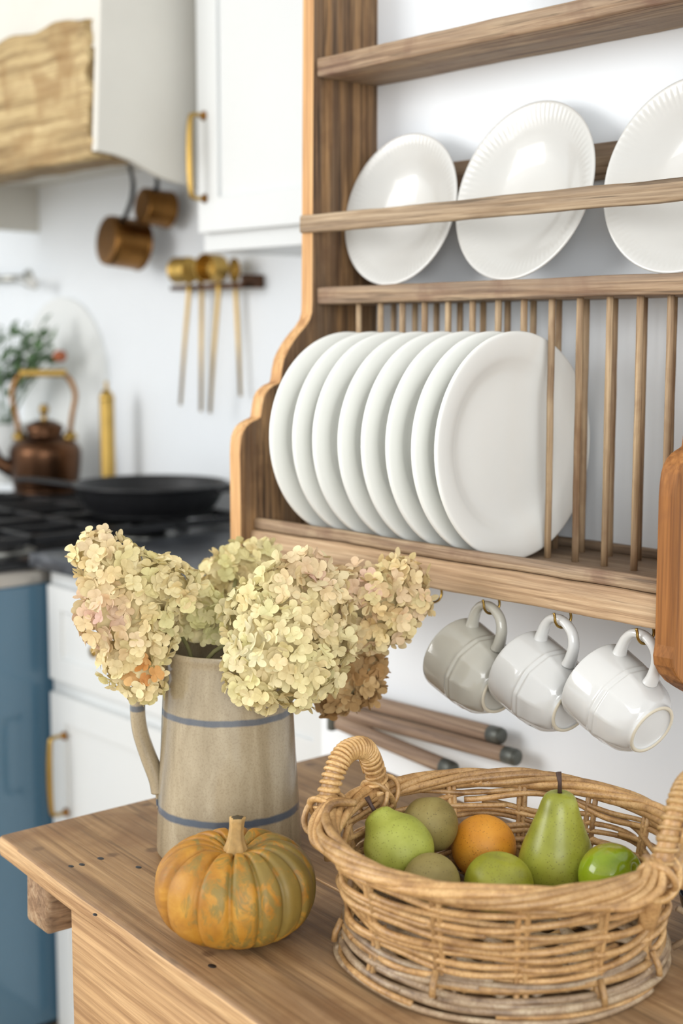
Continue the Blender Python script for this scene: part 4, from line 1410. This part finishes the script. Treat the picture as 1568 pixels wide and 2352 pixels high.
link('handle_grip', mesh('handle_grip', *tube([sd * x + Vector((0, 0, 0.289)) for x in np.linspace(-0.056, 0.056, 12)], [0.0095] * 12, 12), MT['gilt']), kt)
spd = (sd * 0.5 - VH * 0.2 - Vector((0.5, 0.6, 0))).normalized()
link('spout', mesh('spout', *tube(smooth_prof([tuple(spd * 0.075 + Vector((0, 0, 0.05))), tuple(spd * 0.115 + Vector((0, 0, 0.075))), tuple(spd * 0.135 + Vector((0, 0, 0.120))), tuple(spd * 0.160 + Vector((0, 0, 0.150)))], 6), [0.022 - 0.0007 * k for k in range(19)], 16), MT['copper']), kt)

kt.scale = (KS, KS, KS)
# pepper mill of brass
pm = at(252, 1085, 'y', 2.05)
o = link('pepper_mill', mesh('pepper_mill', *lathe(smooth_prof([(0, 0), (0.021, 0), (0.021, 0.004), (0.0195, 0.010), (0.0195, 0.070), (0.0195, 0.150), (0.0195, 0.252), (0.0205, 0.258), (0.019, 0.268), (0.012, 0.280), (0.005, 0.288), (0.004, 0.296), (0.005, 0.302), (0, 0.312)], 4), 36), MT['gilt']), None, Matrix.Translation((pm.x, 2.045, 0.9375)))
tag(o, 'slim brass pepper mill standing behind the skillet', 'pepper mill')

# plant in white pot
PP = Vector((at(12, 1060, 'y', 2.02).x, 2.02, 0.9375))
pl = thing('potted_plant', PP, 'leafy green plant in a white pot beside the kettle', 'plant')
link('pot', mesh('pot', *lathe(smooth_prof([(0, 0), (0.058, 0), (0.062, 0.004), (0.072, 0.07), (0.080, 0.16), (0.083, 0.168), (0.079, 0.172), (0.074, 0.165), (0.066, 0.08), (0.05, 0.012), (0, 0.010)], 4), 48), MT['white_pot']), pl)
lv = []
rr = random.Random(4)
lf = []
for k in range(7):
    u = [0, 0.25, 0.6, 0.85, 1.0][min(k, 4)]
leafV = [Vector(p) for p in ((0, 0, 0), (0.010, 0.009, 0.002), (0.020, 0.010, 0.003), (0.032, 0, 0), (0.020, -0.010, 0.003), (0.010, -0.009, 0.002), (0.016, 0, -0.001))]
leafF = [[0, 6, 1], [1, 6, 2], [2, 6, 3], [3, 6, 4], [4, 6, 5], [5, 6, 0]]
leaf_me = mesh('leaf', leafV, leafF, MT['leaf'])
link('soil', mesh('soil', *lathe([(0, 0.150), (0.070, 0.150)], 24), MT['calyx']), pl)
tips = [(-30, 760), (5, 748), (30, 745), (60, 752), (95, 748), (112, 750), (125, 760), (70, 775), (60, 790), (20, 800), (40, 815), (110, 822), (85, 835), (5, 850), (30, 838), (125, 800), (100, 800), (-20, 830)]
for px, py in tips:
    tip = at(px, py, 'y', 2.02 + rr.uniform(-0.07, 0.02)) - PP
    b0 = Vector((rr.uniform(-.02, .02), rr.uniform(-.02, .02), 0.150))
    midp = b0.lerp(tip, 0.5) + Vector((0, 0, 0.03))
    sp = smooth_prof([tuple(b0), tuple(midp), tuple(tip)], 6)
    st = link('stalk', mesh('stalk', *tube(sp, 0.0016, 6), MT['leaf']), pl)
    for j in range(7):
        q = sp[len(sp) - 1 - j] if j < len(sp) else sp[-1]
        d = Vector((rr.uniform(-1, 1), rr.uniform(-1, 0.6), rr.uniform(-0.6, 0.6)))
        link('leaf', leaf_me, st, frame(Vector(q), Vector((rr.uniform(-.4, .4), -0.7, 0.6)), d) @ Matrix.Scale(rr.uniform(0.9, 1.5), 4))
fp = at(137, 818, 'y', 1.99) - PP
fst = link('flower_stalk', mesh('flower_stalk', *tube(smooth_prof([(0.01, 0, 0.15), tuple(Vector((0.01, 0, 0.15)).lerp(fp, 0.5) + Vector((0, 0, 0.03))), tuple(fp)], 6), 0.0018, 6), MT['leaf']), pl)
v, f = lathe(spheroid(0.017, 0.017, 0.002), 28, lambda r, z, a: (r * (1 + 0.12 * math.cos(7 * a)), z))
link('flower_head', mesh('flower_head', [p + fp for p in v], f, MT['rust']), fst)

# arched white board leaning at the wall
ar = at(60, 1090, 'y', 2.13); ar2 = at(247, 1000, 'y', 2.13); art = at(150, 682, 'y', 2.13)
x0, x1, zt = ar.x, ar2.x, art.z
hw = (x1 - x0) / 2
outl = [(x0, 0.9385)] + [((x0 + x1) / 2 - hw * math.cos(a), zt - hw + hw * math.sin(a)) for a in np.linspace(0, PI, 40)] + [(x1, 0.9385)]
bm = bmesh.new()
fv = [bm.verts.new((x, 2.128, z)) for x, z in outl]
bv_ = [bm.verts.new((x, YK - 0.0008, z)) for x, z in outl]
bm.faces.new(fv); bm.faces.new(bv_[::-1])
for i in range(len(outl)):
    bm.faces.new([fv[i], fv[(i + 1) % len(outl)], bv_[(i + 1) % len(outl)], bv_[i]][::-1])
bmesh.ops.recalc_face_normals(bm, faces=bm.faces[:])
r_ = from_bm(bm); bm.free()
# (stands on the back of the hob)
o = obj('arched_board', r_, MT['board'], smooth=False)
tag(o, 'white board with an arched top standing behind the kettle', 'board')

# pot filler tap on the wall
pf_ = at(20, 640, 'y', 2.10)
tap = thing('wall_tap', (pf_.x, YK, pf_.z), 'nickel wall tap with white porcelain knob above the range', 'tap')
obj('arm', tube([(-4.199, 2.10, pf_.z + 0.004), (pf_.x + 0.05, 2.10, pf_.z)], 0.010, 12), MT['chrome'], tap)
obj('wall_plate', xf(lathe([(0, 0.012), (0.02, 0.012), (0.028, 0.004), (0.028, 0)], 24), frame((pf_.x + 0.05, YK, pf_.z), (0, -1, 0), (1, 0, 0))), MT['chrome'], tap)
obj('neck', tube([(pf_.x + 0.05, YK, pf_.z), (pf_.x + 0.05, 2.09, pf_.z)], 0.010, 12), MT['chrome'], tap)
kb = at(76, 652, 'y', 2.06)
obj('knob', xf(lathe(spheroid(0.017, 0.014, 0.0), 24), frame(kb, (0, -1, 0), (1, 0, 0))), MT['mug'], tap)
obj('knob_stem', tube([(pf_.x + 0.05, 2.095, pf_.z), tuple(kb)], 0.007, 10), MT['mug'], tap)

# ------------------------------------------------------------------ hood with beam, hanging pans
hood = thing('range_hood', (-3.1, YK, 1.66), 'pale plaster range hood with a curved side and rough wooden beam', 'range hood')
HX0, HX1 = -3.80, -2.480
sp_ = [(1.536, 1.728), (1.580, 1.724), (1.617, 1.716), (1.655, 1.700), (1.690, 1.687), (1.725, 1.680), (1.766, 1.677), (1.85, 1.672), (YK - 0.0005, 1.668), (YK - 0.0005, 2.68), (1.62, 2.68), (1.556, 2.10)]
for a, b in ((HX1 - 0.018, HX1), (HX0, HX0 + 0.018)):
    obj('side_panel', extrude_x(sp_, a, b), MT['plaster'], hood, smooth=False)
fp_ = [(1.545, 1.93), (1.56, 2.10), (1.625, 2.68), (1.65, 2.68), (1.585, 2.10), (1.575, 1.93)]
obj('front_panel', extrude_x(fp_, HX0 + 0.018, HX1 - 0.018), MT['plaster'], hood, smooth=False)
obj('underside', box(HX0 + 0.018, HX1 - 0.018, 1.56, YK - 0.0005, 1.80, 1.82, 0), MT['plaster'], hood, smooth=False)
bvx, bvf = box(HX0 + 0.02, HX1 - 0.016, 1.534, 1.650, 1.716, 1.992, 0.006, 3, 60, 0.004, 12)
bmb = bmesh.new()
bl = [bmb.verts.new(p) for p in bvx]
for q in bvf: bmb.faces.new([bl[i] for i in q])
for k in range(1, 30):
    bmesh.ops.bisect_plane(bmb, geom=bmb.verts[:] + bmb.edges[:] + bmb.faces[:], plane_co=(0, 0, 1.716 + 0.276 * k / 30), plane_no=(0, 0, 1))
for vv in bmb.verts:
    if vv.co.x > HX1 - 0.045: vv.co.x += 0.016 * noise.noise(vv.co * 38) + 0.008 * noise.noise(vv.co * 110) - 0.010
    if vv.co.z > 1.985: vv.co.z += 0.010 * noise.noise(vv.co * 9)
obj('beam', from_bm(bmb), MT['beam'], hood)
bmb.free()


def hung_pan(px, py, R, D, yb_, hpix, lab):
    c = at(px, py, 'y', yb_)
    p = thing('saucepan', c, lab, 'saucepan', 'brass saucepans under the hood')
    ax = Vector((-0.10, -1, 0.10)).normalized()
    prof = smooth_prof([(0, D), (R * 0.86, D), (R * 0.97, D - 0.006), (R, D - 0.02), (R, 0.01), (R * 1.04, 0.0), (R * 0.97, 0.0), (R * 0.95, D - 0.02), (R * 0.8, D - 0.008), (0, D - 0.007)], 4)
    link('pan', mesh('pan', *lathe(prof, 48), MT['brass_old']), p, frame((0, 0, 0), ax, (1, 0, 0)))
    hw_ = [at(x, y, 'y', yy) for x, y, yy in hpix]
    hw_.append(Vector((hw_[-1].x, hw_[-1].y + 0.004, 1.801)))       # hooked to the underside of the hood
    hs = smooth_prof([tuple(Vector((q.x, q.y, min(q.z, 1.801))) - c) for q in hw_], 8)
    link('handle', mesh('handle', *tube(hs, 0.0068, 10, flat=0.6), MT['iron']), p)
    return p


hung_pan(320, 563, 0.064, 0.095, 2.075, ((272, 522, 2.01), (290, 492, 2.00), (303, 455, 2.00), (306, 420, 2.02), (300, 392, 2.05), (296, 376, 2.07)), 'larger brass saucepan hanging by a black handle under the hood')
hung_pan(386, 482, 0.046, 0.075, 2.100, ((352, 452, 2.05), (360, 430, 2.05), (361, 410, 2.07), (356, 392, 2.10)), 'smaller brass saucepan hanging under the hood beside the bigger one')

# ------------------------------------------------------------------ utensil rail on the kitchen wall
ra, rb_ = at(408, 658, 'y', 2.10), at(578, 660, 'y', 2.10)
zr = (ra.z + rb_.z) / 2
rl = tag(obj('utensil_rail', join(box(ra.x, rb_.x, 2.075, 2.105, zr - 0.006, zr + 0.006, 0.003), box(rb_.x - 0.012, rb_.x, 2.075, YK, zr - 0.006, zr + 0.026, 0.003), box(ra.x, ra.x + 0.012, 2.075, YK, zr - 0.006, zr + 0.006, 0.003)), MT['rail']),
         'dark wooden rail holding brass ladles under the wall cabinet', 'rail')
lab_u = ['brass ladle at the hood end of the rail, longest handle', 'brass ladle with a slim handle, second on the rail', 'brass ladle with its round cup facing out', 'brass ladle at the cabinet end of the rail']
for k, (xa, xb, yb2, xc, r, turn, big) in enumerate(((434, 414, 930, 446, 0.032, -1.45, True), (463, 461, 945, 463, 0.020, 0.0, False),
                                                     (502, 482, 948, 512, 0.033, 0.22, True), (541, 552, 910, 541, 0.021, 0.0, False))):
    hy = 2.0700 if big else 2.1110                       # in front of the rail or tucked behind it
    bot = at(xb, yb2, 'y', hy); top = at(xa, 650, 'y', hy); cen = at(xc, 620, 'y', hy)
    zc = zr + 0.008 + (r if big else r * 1.45)
    ld = thing('ladle', bot, lab_u[k], 'ladle', 'brass ladles on the rail')
    obj('handle', tube([bot, bot.lerp(top, 0.5), Vector((top.x, hy, zr - 0.01)), Vector((top.x, hy, zr + 0.016))], [0.0042, 0.0048, 0.0058, 0.0056], 10), MT['gilt'], ld)
    if big:
        D = 0.052
        cp = lathe(smooth_prof([(0, 0.0), (r * 0.85, 0.002), (r, 0.010), (r, D - 0.008), (r * 1.03, D), (r * 0.95, D), (r * 0.93, 0.012), (0, 0.008)], 4), 32)
        ax = Vector((math.sin(turn), -math.cos(turn), 0))
        cc = Vector((cen.x, 2.0735 - (r * 1.03 if abs(turn) > 1 else D / 2 + 0.008), zc))
        obj('cup', xf(cp, frame(cc - ax * (D / 2), ax, (0, 0, 1))), MT['gilt'], ld)
    else:
        bw = lathe(smooth_prof([(0, 0.0), (r * 0.6, 0.0015), (r * 0.92, 0.0075), (r, 0.0115), (r * 0.95, 0.0115), (r * 0.6, 0.0045), (0, 0.003)], 4), 32)
        bw = ([Vector((q.x * 1.45, q.y, q.z)) for q in bw[0]], bw[1])
        obj('cup', xf(bw, frame((cen.x, 2.1180, zc), (0, -1, 0), (0, 0, 1))), MT['gilt'], ld)

# dark bowl at the far end of the table, only its side in view
dbp = at(1572, 2085, 'z', TZ + 0.03)
o = link('iron_bowl', mesh('iron_bowl', *lathe(smooth_prof([(0, 0.0), (0.026, 0.0), (0.030, 0.003), (0.046, 0.022), (0.052, 0.042), (0.0505, 0.043), (0.044, 0.024), (0.026, 0.007), (0, 0.006)], 5), 48), MT['black']), None,
         Matrix.Translation((dbp.x + RT.x * 0.047, dbp.y + RT.y * 0.047, TZ + 0.0002)))
tag(o, 'small black bowl on the table beyond the basket', 'bowl')
